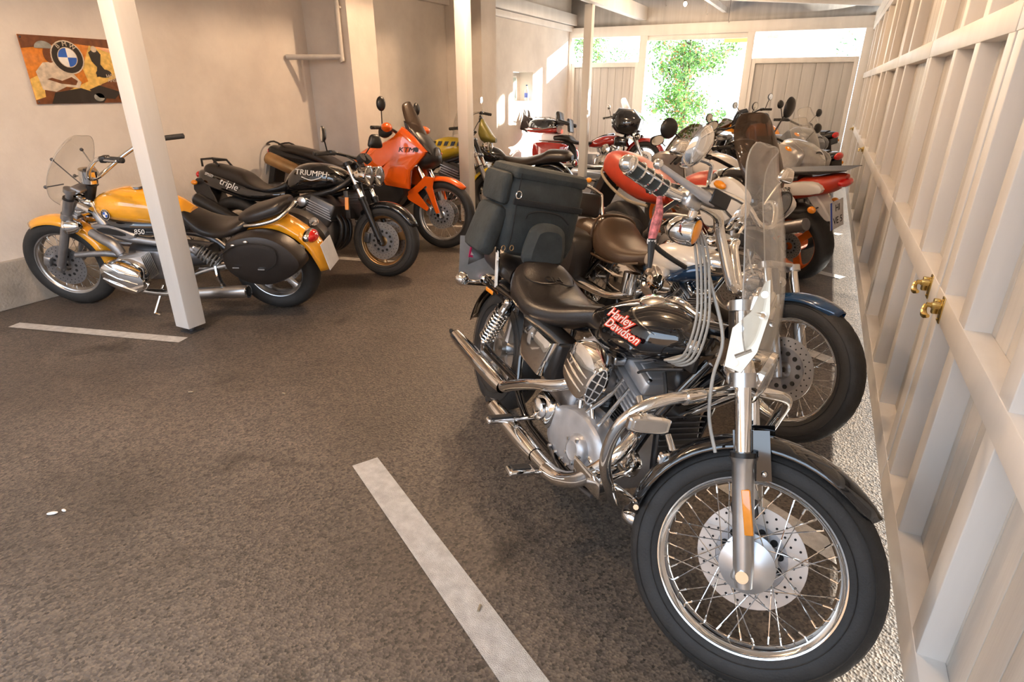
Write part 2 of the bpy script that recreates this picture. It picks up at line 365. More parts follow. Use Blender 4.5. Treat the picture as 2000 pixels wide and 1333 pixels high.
# sloping ceiling with joists across
def cz(x): return 2.78+(.45-x)*.085
b = M(); b.add([(.75, -1.2, cz(.75)), (.75, 13.2, cz(.75)), (-5.4, 13.2, cz(-5.4)), (-5.4, -1.2, cz(-5.4)), (.75, -1.2, cz(.75)+.12), (.75, 13.2, cz(.75)+.12), (-5.4, 13.2, cz(-5.4)+.12), (-5.4, -1.2, cz(-5.4)+.12)],
      [(0, 1, 2, 3), (4, 7, 6, 5), (0, 4, 5, 1), (3, 2, 6, 7), (1, 5, 6, 2), (0, 3, 7, 4)], wood); S('ceiling', b)
k = 8
for i in range(17):
    y = -.9+i*.86
    if y > 12.7: break
    b = M(); L_ = sqrt(5.7**2+(5.7*.085)**2)
    b.box((-2.35, y, cz(-2.35)-.055), (L_, .07, .11), wood, rotm(0, math.degrees(math.atan(.085)), 0), bev=.004); S('trim_%d' % k, b); k += 1
b = M(); b.box((-2.05, 9.2, cz(-2.05)-.17), (.07, 7.6, .09), wood, bev=.004); S('trim_%d' % k, b); k += 1
# back wall: posts, plate, boarded leaves, transoms, opening
YB = 13.05
b = M(); b.box((-2.4, YB, 2.54), (5.75, .12, .19), wood, bev=.005); S('trim_%d' % k, b); k += 1
b = M(); b.add([(XL, YB+.03, 2.6), (.5, YB+.03, 2.6), (.5, YB+.03, cz(.5)), (XL, YB+.03, cz(XL))], [(0, 1, 2, 3)], woodg); 
o = S('wall_back', b, solid=.03)
for x, w_, z1 in ((-5.13, .08, 2.45), (-3.56, .15, 2.45), (-1.53, .13, 2.45), (.445, .23, 2.45)):
    b = M(); b.box((x, YB, z1/2), (w_, .12, z1), wood, bev=.004); S('trim_%d' % k, b); k += 1
b = M(); b.box((-2.55, YB+.02, 2.40), (1.9, .05, .09), wood, bev=.004); S('trim_%d' % k, b); k += 1
def leaf(i, x0, x1, z1, n):
    global k
    b = M(); st = (x1-x0)/n
    for q in range(n): b.box((x0+st*(q+.5), YB+.02, z1/2+.03), (st-.004, .025, z1), woodg, bev=.003)
    b.box(((x0+x1)/2, YB+.036, z1/2+.03), (x1-x0, .012, z1), woodg)
    o = S('door_%d' % i, b)
    b = M()
    for a, c_, s_ in (((x0+x1)/2, z1+.0, (x1-x0, .06, .09)), ((x0+x1)/2, .12, (x1-x0, .06, .12))): b.box((a, YB-.01, c_), s_, wood, bev=.004)
    for x in (x0+.035, x1-.035): b.box((x, YB-.012, z1/2+.03), (.07, .06, z1), wood, bev=.004)
    obj('door_frame', b, o)
leaf(1, -5.09, -3.635, 1.93, 9); leaf(2, -1.465, .32, 1.96, 8)
# right wall: folding doors, boards behind studs and rails
YS = [.60, 1.397, 1.898, 2.236, 2.345, 2.842, 3.314, 4.1, 4.20, 5.435, 6.05, 6.16, 7.3, 8.0, 8.11, 9.3, 10.0, 10.11, 11.3, 12.1, 12.21]
leafs = [(-.75, .55), (.56, 2.335), (2.343, 4.19), (4.198, 6.15), (6.158, 8.10), (8.108, 10.10), (10.108, 12.20), (12.208, 13.0)]
GAP = .08
for i, (y0, y1) in enumerate(leafs):
    b = M(); n = max(1, round((y1-y0)/.115)); st = (y1-y0)/n
    for q in range(n): b.box((.514, y0+st*(q+.5), 1.29), (.024, st-.004, 2.49-2*GAP+.04), woodb, bev=.002)
    b.box((.531, (y0+y1)/2, 1.29), (.010, y1-y0, 2.44), woodb); o = S('door_%d' % (i+3), b); fb = M()
    for y in YS:
        if y0-.01 <= y < y1-.03: fb.box((.471, y+.0425, 1.29), (.064, .085, 2.40), wood, bev=.003)
    if i in (0, 7): fb.box((.471, (y1 if i == 0 else y0)+(-.045 if i == 0 else .045), 1.29), (.064, .085, 2.40), wood, bev=.003)
    for zc, zh in ((.135, .11), (.845, .085), (1.69, .085), (2.46, .10)): fb.box((.4695, (y0+y1)/2, zc), (.066, y1-y0-.004, zh), wood, bev=.003)
    obj('door_frame', fb, o)
b = M(); b.box((.50, 6.0, 2.60), (.14, 14.2, .20), wood, bev=.005); S('wall_right', b)
# painted bay lines
def line(p, q, w_=.115):
    global k
    p = Vector(p); q = Vector(q); d = (q-p).normalized(); n_ = Vector((-d.y, d.x))*w_/2; b = M()
    b.add([(p.x+n_.x, p.y+n_.y, .003), (q.x+n_.x, q.y+n_.y, .003), (q.x-n_.x, q.y-n_.y, .003), (p.x-n_.x, p.y-n_.y, .003)], [(0, 1, 2, 3)], paintm)
    S('trim_%d' % k, b); k += 1
line((-1.535, 1.635), (.10, .68), .115); line((-4.74, 1.83), (-3.46, 2.175), .085)
line((-1.5, 3.0), (.36, 1.90), .10); line((-1.5, 4.75), (.36, 3.65), .1); line((-1.5, 6.6), (.36, 5.6), .1); line((-1.5, 8.4), (.36, 7.4), .1); line((-1.5, 10.2), (.36, 9.2), .1)
line((-4.9, 3.95), (-3.3, 4.3), .09); line((-4.9, 5.6), (-3.3, 5.95), .09); line((-4.3, 11.3), (-2.6, 10.6), .1); line((-4.2, 10.3), (-2.6, 10.2), .07)
# ------------------------------------------------------------------ lamps
for i, (x, y, z, e) in enumerate(LAMPS):
    zc = min(cz(x)-.0, 3.2)
    o = empty('ceiling_lamp', (x, y, z), (0, 0, 0), ['bare warm bulb under the ceiling, nearest the pilaster', 'bare glowing bulb hanging before the back wall opening', 'bare warm bulb above the yellow cruiser with the saddlebag', 'bare warm bulb midway along the right row', 'added unseen fill bulb right above the nearest cruiser'][i], 'lamp')
    b = M(); b.cyl((0, 0, .075), (0, 0, zc-z), .004, cbl, 6); b.lathe([(.0, .085), (.02, .085), (.022, .03), (.016, .025)], plas, ax=(0, 0, 1), n=16); obj('socket', b, o)
    bm_ = mat('lit_bulb', (1, .8, .5), .3, 0, emit=(1, .72, .42, 60), var=0)
    b = M(); b.ell((0, 0, -.01), (.028, .028, .036), bm_, 14, 8); obj('bulb', b, o)
    light('bulb_light', 'POINT', (x, y, z-.09), e, WARM, shadow_soft_size=.045)
for i, (x, y, l_) in enumerate(((-2.75, 11.2, .16), (-2.1, 11.4, .24), (-1.75, 11.5, .33))):
    b = M(); z = cz(x); b.tube([(x, y, z), (x, y, z-.12-l_), (x+.01, y, z-.15-l_), (x+.025, y, z-.13-l_)], .004, steel, 6)
    obj('hanging_hook', b, None, ['short wire hook hanging left of the bulb', 'middle wire hook hanging before the opening', 'longest wire hook hanging right of the others'][i], 'hook', 'wire hooks under the far ceiling')
# pipe on the pilaster
b = M(); b.tube([(-5.145, 5.03, 1.79), (-5.0, 5.12, 1.79), (-4.75, 5.26, 1.79), (-4.66, 5.31, 1.80), (-4.655, 5.315, 1.86), (-4.655, 5.315, 3.2)], .027, pipm, 14, 5); b.box((-4.655, 5.338, 2.25), (.06, .03, .02), pipm)
obj('drain_pipe', b, None, 'thin painted pipe leaving the left wall and rising up the nearer pilaster', 'pipe')
# latches
def latch(y, z, lab):
    o = empty('door_latch', (.437, y, z), (0, 0, 0), lab, 'latch', 'brass latches on the folding doors')
    b = M(); b.box((-.002, 0, 0), (.005, .035, .085), bras, bev=.002); b.box((-.018, 0, .012), (.03, .02, .02), bras, bev=.004)
    for q in (-.032, .032): b.ell((-.006, 0, q), (.003, .004, .004), bras, 8, 5)
    obj('plate', b, o)
    b = M(); b.cyl((-.03, 0, .012), (-.045, 0, .012), .008, bras); b.tube([(-.045, 0, .012), (-.05, -.012, -.002), (-.052, -.05, -.008), (-.045, -.07, -.004)], [.007, .008, .010, .006], bras, 8, 3); obj('lever', b, o)
    b = M(); b.box((-.012, .035, .0), (.02, .018, .05), bras, bev=.003); obj('catch', b, o)
latch(2.47, .845, 'brass door latch on the door rail, farther of the near pair'); latch(2.20, .845, 'brass door latch on the door rail, nearer of the pair')
latch(8.1, .845, 'small brass latch far down the door rail'); latch(12.2, .845, 'tiny brass latch at the far end of the door rail')
# enamel sign
sg = empty('enamel_sign', (XL+.01, 2.93, 1.615), (0, 0, radians(90)), 'enamel advertising sign with a helmeted rider and a round badge', 'sign')
def sgp(name, f):
    b = M(); f(b); obj(name, b, sg)
def pl(b, pts, m, d): b.slab([(x, z) for x, z in pts], -d, -d+.0015, m, .0003)
pc = lambda n_, c: mat('sign_'+n_, c, .25, 0, coat=.4, scale=30, var=.25)
so, sbk, sye, swh, sbr, sgr = pc('orange', (.62, .20, .02)), pc('black', (.02, .015, .012)), pc('yellow', (.75, .48, .12)), pc('cream', (.60, .50, .38)), pc('brown', (.16, .05, .015)), pc('steel', (.30, .30, .27))
def base(b):
    b.box((0, 0, 0), (.70, .006, .455), so, bev=.002)
    pl(b, [(-.35, -.2275), (-.35, -.12), (-.22, -.10), (.0, -.13), (.35, .02), (.35, -.2275)], sbr, .0045)
    pl(b, [(-.35, .14), (-.35, .2275), (.35, .2275), (.35, .16), (-.05, .19), (-.2, .16)], sbr, .0045)
    pl(b, [(-.12, -.14), (.35, .05), (.35, .01), (.0, -.165)], sye, .0055); pl(b, [(-.35, -.2), (-.35, -.06), (-.26, -.02), (-.28, -.18)], sye, .0055)
    pl(b, [(.03, .02), (.12, .18), (.30, .12), (.34, -.02), (.15, -.09), (.05, -.08)], sye, .005)
sgp('plate', base)
def rider(b):
    C = lambda cx, cz, rx, rz, n=22, a0=0, a1=360: [(cx+rx*cos(radians(a0+(a1-a0)*i/n)), cz+rz*sin(radians(a0+(a1-a0)*i/n))) for i in range(n + (1 if a1-a0 < 360 else 0))]
    pl(b, [(-.285, -.13), (-.30, -.01), (-.24, .05), (-.16, .06), (-.07, .01), (-.005, -.08), (-.03, -.12), (-.12, -.11), (-.2, -.145)], swh, .008)
    pl(b, [(-.24, -.06), (-.1, -.02), (-.03, -.07), (-.05, -.10), (-.15, -.09)], sbr, .0085); pl(b, [(-.22, -.045), (-.1, -.01), (-.06, -.04), (-.14, -.07)], swh, .009)
    pl(b, [(-.21, -.15), (-.02, -.12), (.10, -.16), (.13, -.225), (-.25, -.225)], sbk, .008)
    pl(b, C(-.185, .105, .035, .055), sbr, .0085); pl(b, [(-.175, .06), (-.15, .06), (-.145, .13), (-.165, .14)], swh, .009); pl(b, C(-.205, .145, .062, .048, 16, 0, 180), sgr, .0095)
    for cx in (.10, .31): pl(b, C(cx, -.185, .052, .04), sbk, .0085); pl(b, C(cx, -.185, .040, .030), sgr, .009)
    pl(b, [(.04, -.13), (.12, -.10), (.28, -.15), (.22, -.2), (.10, -.19)], sbk, .009)
    pl(b, [(.10, .13), (.155, .17), (.19, .12), (.17, .05), (.22, -.03), (.12, -.04), (.14, .03), (.11, .07)], sbk, .008); pl(b, C(.145, .155, .022, .022), swh, .009)
    pl(b, C(.18, -.015, .06, .03), sbk, .0085)
sgp('picture', rider)
def roundel(b, o, r, rt, up, m1=None):
    # o centre, rt/up directions; layered discs with quarter sectors
    rt = Vector(rt).normalized(); up = Vector(up).normalized(); nn = rt.cross(up); o = Vector(o)
    def disc_(r0, r1, h, m, a0=0, a1=360, n=24):
        P = []; F_ = []
        for i in range(n+1):
            a = radians(a0+(a1-a0)*i/n)
            for rr_ in (r0, r1): P.append(tuple(o+nn*h+rt*rr_*cos(a)+up*rr_*sin(a)))
        for i in range(n): F_.append((2*i, 2*i+1, 2*i+3, 2*i+2))
        b.add(P, F_, m)
    disc_(0, r, .0005, m1 or sbk); disc_(r*.93, r, .0009, swh); disc_(r*.55, r*.60, .0009, swh)
    bl = mat('badge_blue', (.03, .12, .5), .2)
    for q in range(4): disc_(0, r*.55, .0012, (bl if q % 2 else wtx), q*90, q*90+90, 8)
    for ch, a in (('B', 125), ('M', 90), ('W', 55)):
        d = rt*cos(radians(a))+up*sin(radians(a)); b.text(ch, tuple(o+nn*.0015+d*r*.77), rt*sin(radians(a))-up*cos(radians(a)), d, r*.38, swh)
b = M(); roundel(b, (-.06, -.010, .09), .115, (1, 0, 0), (0, 0, 1)); obj('badge', b, sg, 'round black badge with blue and white quarters')
b = M(); b.text('HÖCH', (.245, -.0098, -.035), (1, 0, 0), (0, 0, 1), .036, swh); b.text('ANSPR', (.25, -.0098, -.065), (1, 0, 0), (0, 0, 1), .036, swh); obj('lettering', b, sg)
for x in (-.335, .335):
    for z in (-.212, .212): b = M(); b.ell((x, -.004, z), (.007, .004, .007), steel, 10, 6); obj('screw', b, sg)
# bottle in the niche
bt = empty('plastic_bottle', (XL-.06, 11.05, 1.262), (0, 0, 0), 'clear bottle standing in the wall niche', 'bottle')
b = M(); b.lathe([(.0, 0), (.038, 0), (.042, .01), (.042, .17), (.036, .2), (.016, .245), (.015, .27)], gls2, ax=(0, 0, 1)); obj('bottle_body', b, bt); b = M(); b.lathe([(.044, .06), (.044, .14)], mat('blue_label', (.1, .15, .5), .5), ax=(0, 0, 1)); obj('bottle_label', b, bt)
b = M(); b.lathe([(.018, .265), (.018, .285), (0, .285)], blu, ax=(0, 0, 1)); obj('bottle_cap', b, bt)
# litter on the floor
for i, (x, y, m, lab) in enumerate(((-2.78, 1.72, brn, 'tan cigarette end on the asphalt, left one'), (-.70, 1.17, brn, 'tan cigarette end on the asphalt beside the nearest painted line'), (-2.32, 1.93, brn, 'tan crumb of litter on the asphalt, farthest from the camera'))):
    b = M(); a = .5+i*1.3; b.cyl((x-.012*cos(a), y-.012*sin(a), .006), (x+.012*cos(a), y+.012*sin(a), .006), .0045, m, 8); obj('cigarette_end', b, None, lab, 'litter', 'cigarette ends')
b = M(); b.ell((-2.38, .83, .005), (.02, .009, .005), wtx, 10, 6, (0, 0, 40)); b.ell((-2.36, .86, .004), (.012, .006, .004), wtx, 10, 6); obj('paper_scrap', b, None, 'small white paper scrap on the asphalt at lower left', 'litter')
# ------------------------------------------------------------------ outside
random.seed(4)
def tree(x, y, h, r, lab, seed, nleaf=2600, low=.3):
    random.seed(seed); o = empty('leafy_tree', (x, y, 0), (0, 0, 0), lab, 'tree')
    b = M(); tw = mat('bark', (.10, .07, .045), .9, bump=.5)
    b.tube([(0, 0, -.01), (.05, .03, h*.4), (0, 0, h*.8)], [.07, .05, .02], tw, 8, 3)
    for q in range(7):
        a = random.random()*6.28; z = h*(.25+.08*q); b.tube([(0, 0, z), (cos(a)*r*.4, sin(a)*r*.4, z+.25), (cos(a)*r*.75, sin(a)*r*.75, z+.5)], [.025, .015, .006], tw, 6, 2)
    obj('trunk', b, o)
    b = M(); lm = [tree_mat(), mat('leaf_dark', (.07, .16, .04), .5, var=.3), mat('leaf_red', (.5, .17, .05), .5)]
    cl = [(random.gauss(0, r*.42), random.gauss(0, r*.42), h*(low+(1-low)*random.random())) for _ in range(46)]
    for i in range(nleaf):
        c = random.choice(cl); p = Vector((c[0]+random.gauss(0, .16), c[1]+random.gauss(0, .16), max(.05, c[2]+random.gauss(0, .15)))); s = random.uniform(.03, .065)
        u = Vector((random.gauss(0, 1), random.gauss(0, 1), random.gauss(0, 1))).normalized(); v = u.orthogonal().normalized(); w_ = u.cross(v)
        m = lm[0] if random.random() < .62 else (lm[1] if random.random() < .75 else lm[2])
        b.add([tuple(p-u*s), tuple(p+v*s*.45+w_*s*.1), tuple(p+u*s), tuple(p-v*s*.45+w_*s*.1)], [(0, 1, 2, 3)], m)
    obj('foliage', b, o, kind=None)
tree(-3.55, 17.4, 3.9, 1.15, 'leafy tree seen through the open back doorway', 1, 9000, .10)
tree(-7.7, 20.8, 4.3, 1.1, 'leafy tree seen through the left transom', 2, 3000, .5)
tree(1.25, 18.5, 3.9, .8, 'pale leafy tree at the right end of the right transom', 3, 2200, .5)
def hsign(x, z, w_, h, m, lab):
    o = empty('hanging_sign', (x, 16.5, z), (0, 0, 0), lab, 'sign', 'signs outside the back wall'); b = M(); b.box((0, 0, 0), (w_, .04, h), m, bev=.005); obj('board', b, o)
    b = M()
    for q in (-.4, .4): b.cyl((q*w_, 0, h/2), (q*w_, 0, 3.7-z), .008, steel, 6)
    obj('hanger', b, o)
hsign(-2.25, 2.62, .60, .26, mat('ochre_board', (.55, .28, .06), .5), 'ochre sign board hanging outside at the top of the opening')
hsign(-1.42, 2.75, .32, .40, mat('grey_brown_board', (.35, .27, .22), .5), 'grey brown sign board seen through the right transom')
b = M(); b.box((.1, 16.5, 3.78), (6.1, .12, .10), steel, bev=.02); b.box((3.1, 16.5, 1.85), (.12, .12, 3.75), steel); obj('outdoor_canopy', b, None, 'flat dark canopy roof just beyond the right transom', 'canopy')

b = M(); b.box((-2, -8.0, 1.5), (16, .3, 3.2), mat('added_house_brown', (.10, .062, .038), .8, bump=.2)); S('wall_added_house', b)  # unseen house wall, added behind the camera to tone the chrome reflections
# ------------------------------------------------------------------ motorcycle parts
class Bike:
    def __init__(s, name, x, y, psi, lean, label, R=(.32, .32), L=1.5, head=(1.2, .85), steer=0, rake=27, cat='motorcycle'):
        s.root = empty(name, (x, y, 0), (-radians(lean), 0, radians(psi)), label, cat)
        s.Rf, s.Rr = R; s.L = L; s.head = head
        ax = Vector((-sin(radians(rake)), 0, cos(radians(rake)))); s.ax = ax
        p = Vector((head[0], 0, head[1]))
        s.S = Matrix.Translation(p) @ Matrix.Rotation(radians(steer), 4, ax) @ Matrix.Translation(-p)
        s.par = s.root
    def m(s): return M()
    def fm(s): return M(s.S)
    def on(s, z, off=0.0):            # point on the steering axis at height z, shifted forward
        t = (z-s.head[1])/s.ax.z
        return Vector((s.head[0]+s.ax.x*t+off, 0, z))
    def put(s, name, b, label=None, par=None, **k): return obj(name, b, par or s.root, label, **k)
def wheel(B, name, c, R, w, st='spoke', rr=.72, rm=None, front=True, ns=40, dsc=(('R', .14),), seg=72, tread=False, tyre=None, hubr=.045, dm=None, indiv=False):
    S_ = B.S if front else None; c = Vector(c); rm = rm or alu; ri = R*rr
    mk = lambda: M(S_)
    b = mk(); O = tuple(c)
    b.lathe([(ri+.012, -w*.40), (ri+.004, -w*.42), (ri-.006, -w*.38), (ri-.010, -w*.30), (ri-.018, -w*.26), (ri-.024, -w*.12), (ri-.026, 0), (ri-.024, w*.12), (ri-.018, w*.26), (ri-.010, w*.30), (ri-.006, w*.38), (ri+.004, w*.42), (ri+.012, w*.40)], rm, O, n=seg)
    root = B.put(name, b)
    h = R-ri
    prof = [(ri-.002, -w*.40), (ri+h*.12, -w*.47), (ri+h*.35, -w*.52), (ri+h*.58, -w*.50), (ri+h*.76, -w*.43), (ri+h*.88, -w*.33), (ri+h*.96, -w*.20), (R, -w*.07), (R, w*.07), (ri+h*.96, w*.20), (ri+h*.88, w*.33), (ri+h*.76, w*.43), (ri+h*.58, w*.50), (ri+h*.35, w*.52), (ri+h*.12, w*.47), (ri-.002, w*.40)]
    b = mk()
    md = None
    if tread:
        def md(q, j):
            d = [0, 0, 0, 0, .3, 1, 1, .2, .2, 1, 1, .3, 0, 0, 0, 0][q]
            return 1-.010*d*(1 if (j+abs(q-7.5)*2) % 8 < 1.6 else 0)
    b.lathe(prof, rub, O, n=seg*(3 if tread else 1), mod=md)
    if tread or seg > 60:
        for r_ in (ri+h*.16, ri+h*.62): b.lathe([(r_, -w*.505), (r_+.0015, -w*.525), (r_+.003, -w*.505)], rub, O, n=seg)
    B.put('tyre', b, par=root)
    b = mk()
    if st == 'spoke':
        hw = w*.38
        b.lathe([(.012, -hw-.012), (.020, -hw-.012), (hubr*.7, -hw-.006), (hubr, -hw), (hubr, -hw+.006), (hubr*.55, -hw+.016), (hubr*.45, 0), (hubr*.55, hw-.016), (hubr, hw-.006), (hubr, hw), (.02, hw+.010), (.012, hw+.010)], alu, O, n=28)
        B.put('hub', b, par=root)
        sb = mk()
        for i in range(ns):
            if indiv: sb = mk()
            sd_ = -1 if i % 2 else 1; a = 2*pi*i/ns; da = (1 if (i//2) % 2 else -1)*radians(52)*min(1, hubr/.045*.8)
            a0 = a+da; p = c+Vector((hubr*.88*cos(a0), sd_*hw, hubr*.88*sin(a0))); q = c+Vector(((ri-.024)*cos(a), sd_*.006, (ri-.024)*sin(a)))
            d = (q-p).normalized(); sb.tube([p, q-d*.018], .0015, chrome, 5); sb.cyl(q-d*.02, q, .0028, chrome, 6)
            if indiv: B.put('spoke', sb, par=root)
        if not indiv: B.put('spokes', sb, par=root)
    else:
        b.lathe([(.018, -w*.42), (hubr, -w*.36), (hubr, w*.36), (.018, w*.42)], rm, O, n=24, cap=True)
        B.put('hub', b, par=root); 
        n = {'three': 3, 'five': 5, 'six': 6, 'nine': 9, 'twin': 10}.get(st, 5)
        for i in range(n):
            b = mk(); a = 2*pi*i/n+.3; t = Vector((cos(a), 0, sin(a))); u = Vector((-sin(a), 0, cos(a)))
            rows = []
            for f_, ww, dd in ((hubr*.7, .030, .030), (ri*.45, .020 if n > 4 else .028, .020), (ri*.8, .022 if n > 4 else .034, .016), (ri-.016, .034 if n > 4 else .055, .020)):
                if n >= 9: ww *= .5
                rows.append([tuple(c+t*f_+u*ww*k1+Vector((0, dd*k2, 0))) for k1, k2 in ((-1, -.6), (-.6, -1), (.6, -1), (1, -.6), (1, .6), (.6, 1), (-.6, 1), (-1, .6))])
            b.rings(rows, rm, cap=True); B.put('wheel_spoke', b, par=root)
    for s_, r_ in dsc:
        b = mk(); y = (-1 if s_ == 'R' else 1)*(w*.38+.020); k_ = -1 if s_ == 'R' else 1; dm_ = dm or disc
        b.lathe([(r_*.66, y-.002), (r_, y-.002), (r_, y+.002), (r_*.66, y+.002)], dm_, O, n=48, closed=True)
        b.lathe([(r_*.28, y), (r_*.66, y+.001)], alud, O, n=32); b.lathe([(r_*.64, y+k_*.0035), (r_*.69, y+k_*.0035)], alud, O, n=32)
        nh = 24
        for i in range(nh):
            for rr_, rad in ((.76, .0035), (.90, .0035)):
                a = 2*pi*(i+(.5 if rr_ > .8 else 0))/nh; p = c+Vector((r_*rr_*cos(a), y+k_*.0022, r_*rr_*sin(a))); b.cyl(p-Vector((0, k_*.0052, 0)), p+Vector((0, k_*.0008, 0)), rad, dk, 7)
        for i in range(12):
            a = 2*pi*i/12; p = c+Vector((r_*.52*cos(a), y+k_*.0012, r_*.52*sin(a))); b.cyl(p-Vector((0, k_*.003, 0)), p+Vector((0, k_*.001, 0)), r_*.07, dk, 12)
        B.put('brake_disc', b, par=root)
    return root
def fork(B, c, half=.10, zt=.9, lo=.36, r1=.021, r2=.030, low=None, up=None, usd=False, guard=None, axis_off=None):
    c = Vector(c); lowm = low or alu; upm = up or chrome
    dx = c.x-B.on(c.z).x
    for s_ in (-1, 1):
        y = s_*half; P = lambda z: tuple(B.on(z, dx)+Vector((0, y, 0)))
        b = B.fm(); b.tube([P(c.z-.03), P(c.z+.02), P(c.z+lo*.5), P(c.z+lo-.015), P(c.z+lo)], [r2*.75, r2*.9, r2*.95, r2*1.0, r2*1.22] if not usd else [r1]*5, lowm if not usd else upm, 18); 
        b.cyl((c.x, y-s_*.02, c.z), (c.x, y+s_*.030, c.z), .016, chrome, 14); b.box((c.x-.005, y, c.z), (.045, .03, .05), lowm, bev=.01)
        b.cyl(P(c.z+lo-.001), P(c.z+lo+.012), r2*1.15, blk2, 16)
        l = B.put('fork_leg', b)
        b = B.fm(); b.tube([P(c.z+lo), P(zt)], r1 if not usd else r2, upm if not usd else lowm, 18); B.put('fork_tube', b)
        if guard: b = B.fm(); guard(b, P, s_); B.put('reflector', b, 'orange reflector strip')
    b = B.fm()
    for z, th in ((zt-.012, .025), (zt-.19, .034)):
        p = B.on(z, dx*.6); 
        b.box(tuple(p), (.075, half*2-.01, th), lowm if not usd else alud, rotm(0, -math.degrees(math.asin(-B.ax.x)), 0), bev=.012)
        for s_ in (-1, 1):
            q = B.on(z, dx)+Vector((0, s_*half, 0)); b.cyl(tuple(q-B.ax*th*.55), tuple(q+B.ax*th*.55), r1*1.65, lowm if not usd else alud, 18)
    B.put('triple_clamp', b)
    b = B.m(); b.cyl(tuple(B.on(zt-.21)), tuple(B.on(zt-.0)), .032, blk2, 16); B.put('steering_head', b)
def bars(B, P, r=.0125, grip=(.11, .017), gm=None, m=None, lever=True, lm=None, box=True):
    # P: list of points for the right half (y<0), starting at the clamp; mirrored to the left
    m = m or chrome; lm = lm or alu; b = B.fm()
    Pl = [(p[0], -p[1], p[2]) for p in reversed(P)]
    b.tube(Pl+list(P), r, m, 12, 5); B.put('handlebar', b)
    for s_ in (-1, 1):
        e = Vector((P[-1][0], P[-1][1]*-s_, P[-1][2])); a = Vector((P[-2][0], P[-2][1]*-s_, P[-2][2])); d = (a-e).normalized()
        b = B.fm(); gl, gr = grip; g = gm or rub
        b.tube([e-d*.004, e, e+d*.01, e+d*(gl-.01), e+d*gl], [gr*.5, gr, gr, gr, gr*1.15], g, 16)
        B.put('grip', b)
        if box:
            b = B.fm(); b.box(tuple(e+d*(gl+.035)), (.045, .06, .04), blk2, bev=.01); B.put('switch_housing', b)
        if lever:
            b = B.fm(); f_ = Vector((.05, 0, -.006)); q = e+d*(gl+.03)
            b.tube([q+Vector((.02, 0, 0)), q+Vector((.045, 0, -.002)), e+d*.05+f_, e+d*.0+f_*1.02, e-d*.012+f_], [.010, .008, .006, .005, .005], lm, 8, 3); b.ell(tuple(e-d*.015+f_), (.009, .009, .009), lm, 10, 8)
            B.put('brake_lever' if s_ < 0 else 'clutch_lever', b)
def mirror(B, base, c, n, rx, rz, m=None, back=None, side='round', th=.03, front=True):
    b = M(B.S) if front else M(); n = Vector(n).normalized(); c = Vector(c); m = m or blk2
    b.tube([base, (Vector(base)+c)/2+Vector((0, 0, .01)), c-n*-.0], .0055, m, 8, 3)
    root = B.put('mirror', b)
    b = M(B.S) if front else M(); u = Vector((0, 0, 1)); u = (u-n*u.dot(n)).normalized(); w = u.cross(n); R = []
    N_ = 20
    for k_, h in ((.2, -th), (.6, -th*.85), (.88, -th*.5), (1, -.002), (1, .003), (.93, .004)):
        ring = []
        for j in range(N_):
            a = 2*pi*j/N_; e = 1 if side == 'round' else .55; cx = abs(cos(a))**e*(1 if cos(a) > 0 else -1); sz = abs(sin(a))**e*(1 if sin(a) > 0 else -1)
            ww = rx*(1-.25*sz) if side == 'tear' else rx
            ring.append(tuple(c+w*cx*ww*k_+u*sz*rz*k_+n*h*-1*-1))
        R.append(ring)
    b.rings(R, back or m, cap=True); B.put('mirror_shell', b, par=root)
    b = M(B.S) if front else M(); b.add([tuple(c+n*.006+w*cos(2*pi*j/N_)*rx*.88+u*sin(2*pi*j/N_)*rz*.88) for j in range(N_)], [tuple(range(N_))], mat('mirror_face', (.8, .82, .82), .02, 1, var=0)); B.put('mirror_glass', b, par=root)
def lamp(B, c, d, r, l, m=None, lens=None, name='headlight', front=True):
    c = Vector(c); d = Vector(d).normalized(); b = M(B.S) if front else M()
    b.lathe([(r*.1, -l), (r*.45, -l*.96), (r*.8, -l*.7), (r*.97, -l*.35), (r, -.01), (r*1.06, -.008), (r*1.06, .006), (r*.96, .010)], m or chrome, tuple(c), tuple(d), 28)
    o = B.put(name, b); b = M(B.S) if front else M(); b.lathe([(r*.97, .006), (r*.7, .014), (r*.3, .02), (.001, .021)], lens or gls2, tuple(c), tuple(d), 28); b.lathe([(r*.9, -.005), (.01, -l*.5)], chrome if not lens else lens, tuple(c), tuple(d), 20); B.put('lens', b, par=o); return o
def plate(B, c, n, up, w=.22, h=.20, lines=('',), frame=None, back=False, m=None, sz=.07):
    n = Vector(n).normalized(); up = Vector(up); up = (up-n*up.dot(n)).normalized(); r = up.cross(n); c = Vector(c); b = M()
    X = Matrix(((r.x, n.x, up.x, c.x), (r.y, n.y, up.y, c.y), (r.z, n.z, up.z, c.z), (0, 0, 0, 1)))
    b.box((0, 0, 0), (w, .004, h), m or mat('plate_white', (.62, .62, .62), .4), X if False else None) if False else b.add([tuple(X @ Vector((i*w/2, j*.002, k*h/2))) for i in (-1, 1) for j in (-1, 1) for k in (-1, 1)], [(0, 1, 3, 2), (4, 6, 7, 5), (0, 4, 5, 1), (2, 3, 7, 6), (0, 2, 6, 4), (1, 5, 7, 3)], m or mat('plate_white', (.62, .62, .62), .4))
    o = B.put('license_plate', b)
    if lines[0]:
        b = M(); nl = len(lines)
        for i, t in enumerate(lines): b.text(t, tuple(c+n*.003+up*h*(.5-(i+.5)/nl)*.92+r*w*.05), r, up, sz, dk)
        B.put('lettering', b, par=o)
        b = M(); b.add([tuple(X @ Vector((-w*.5+q[0]*w*.14, .0026, q[1]*h/2))) for q in ((0, -1), (1, -1), (1, 1), (0, 1))], [(0, 1, 2, 3)], blu if False else mat('plate_blue', (.02, .08, .5), .4)); B.put('blue_band', b, par=o)
    return o
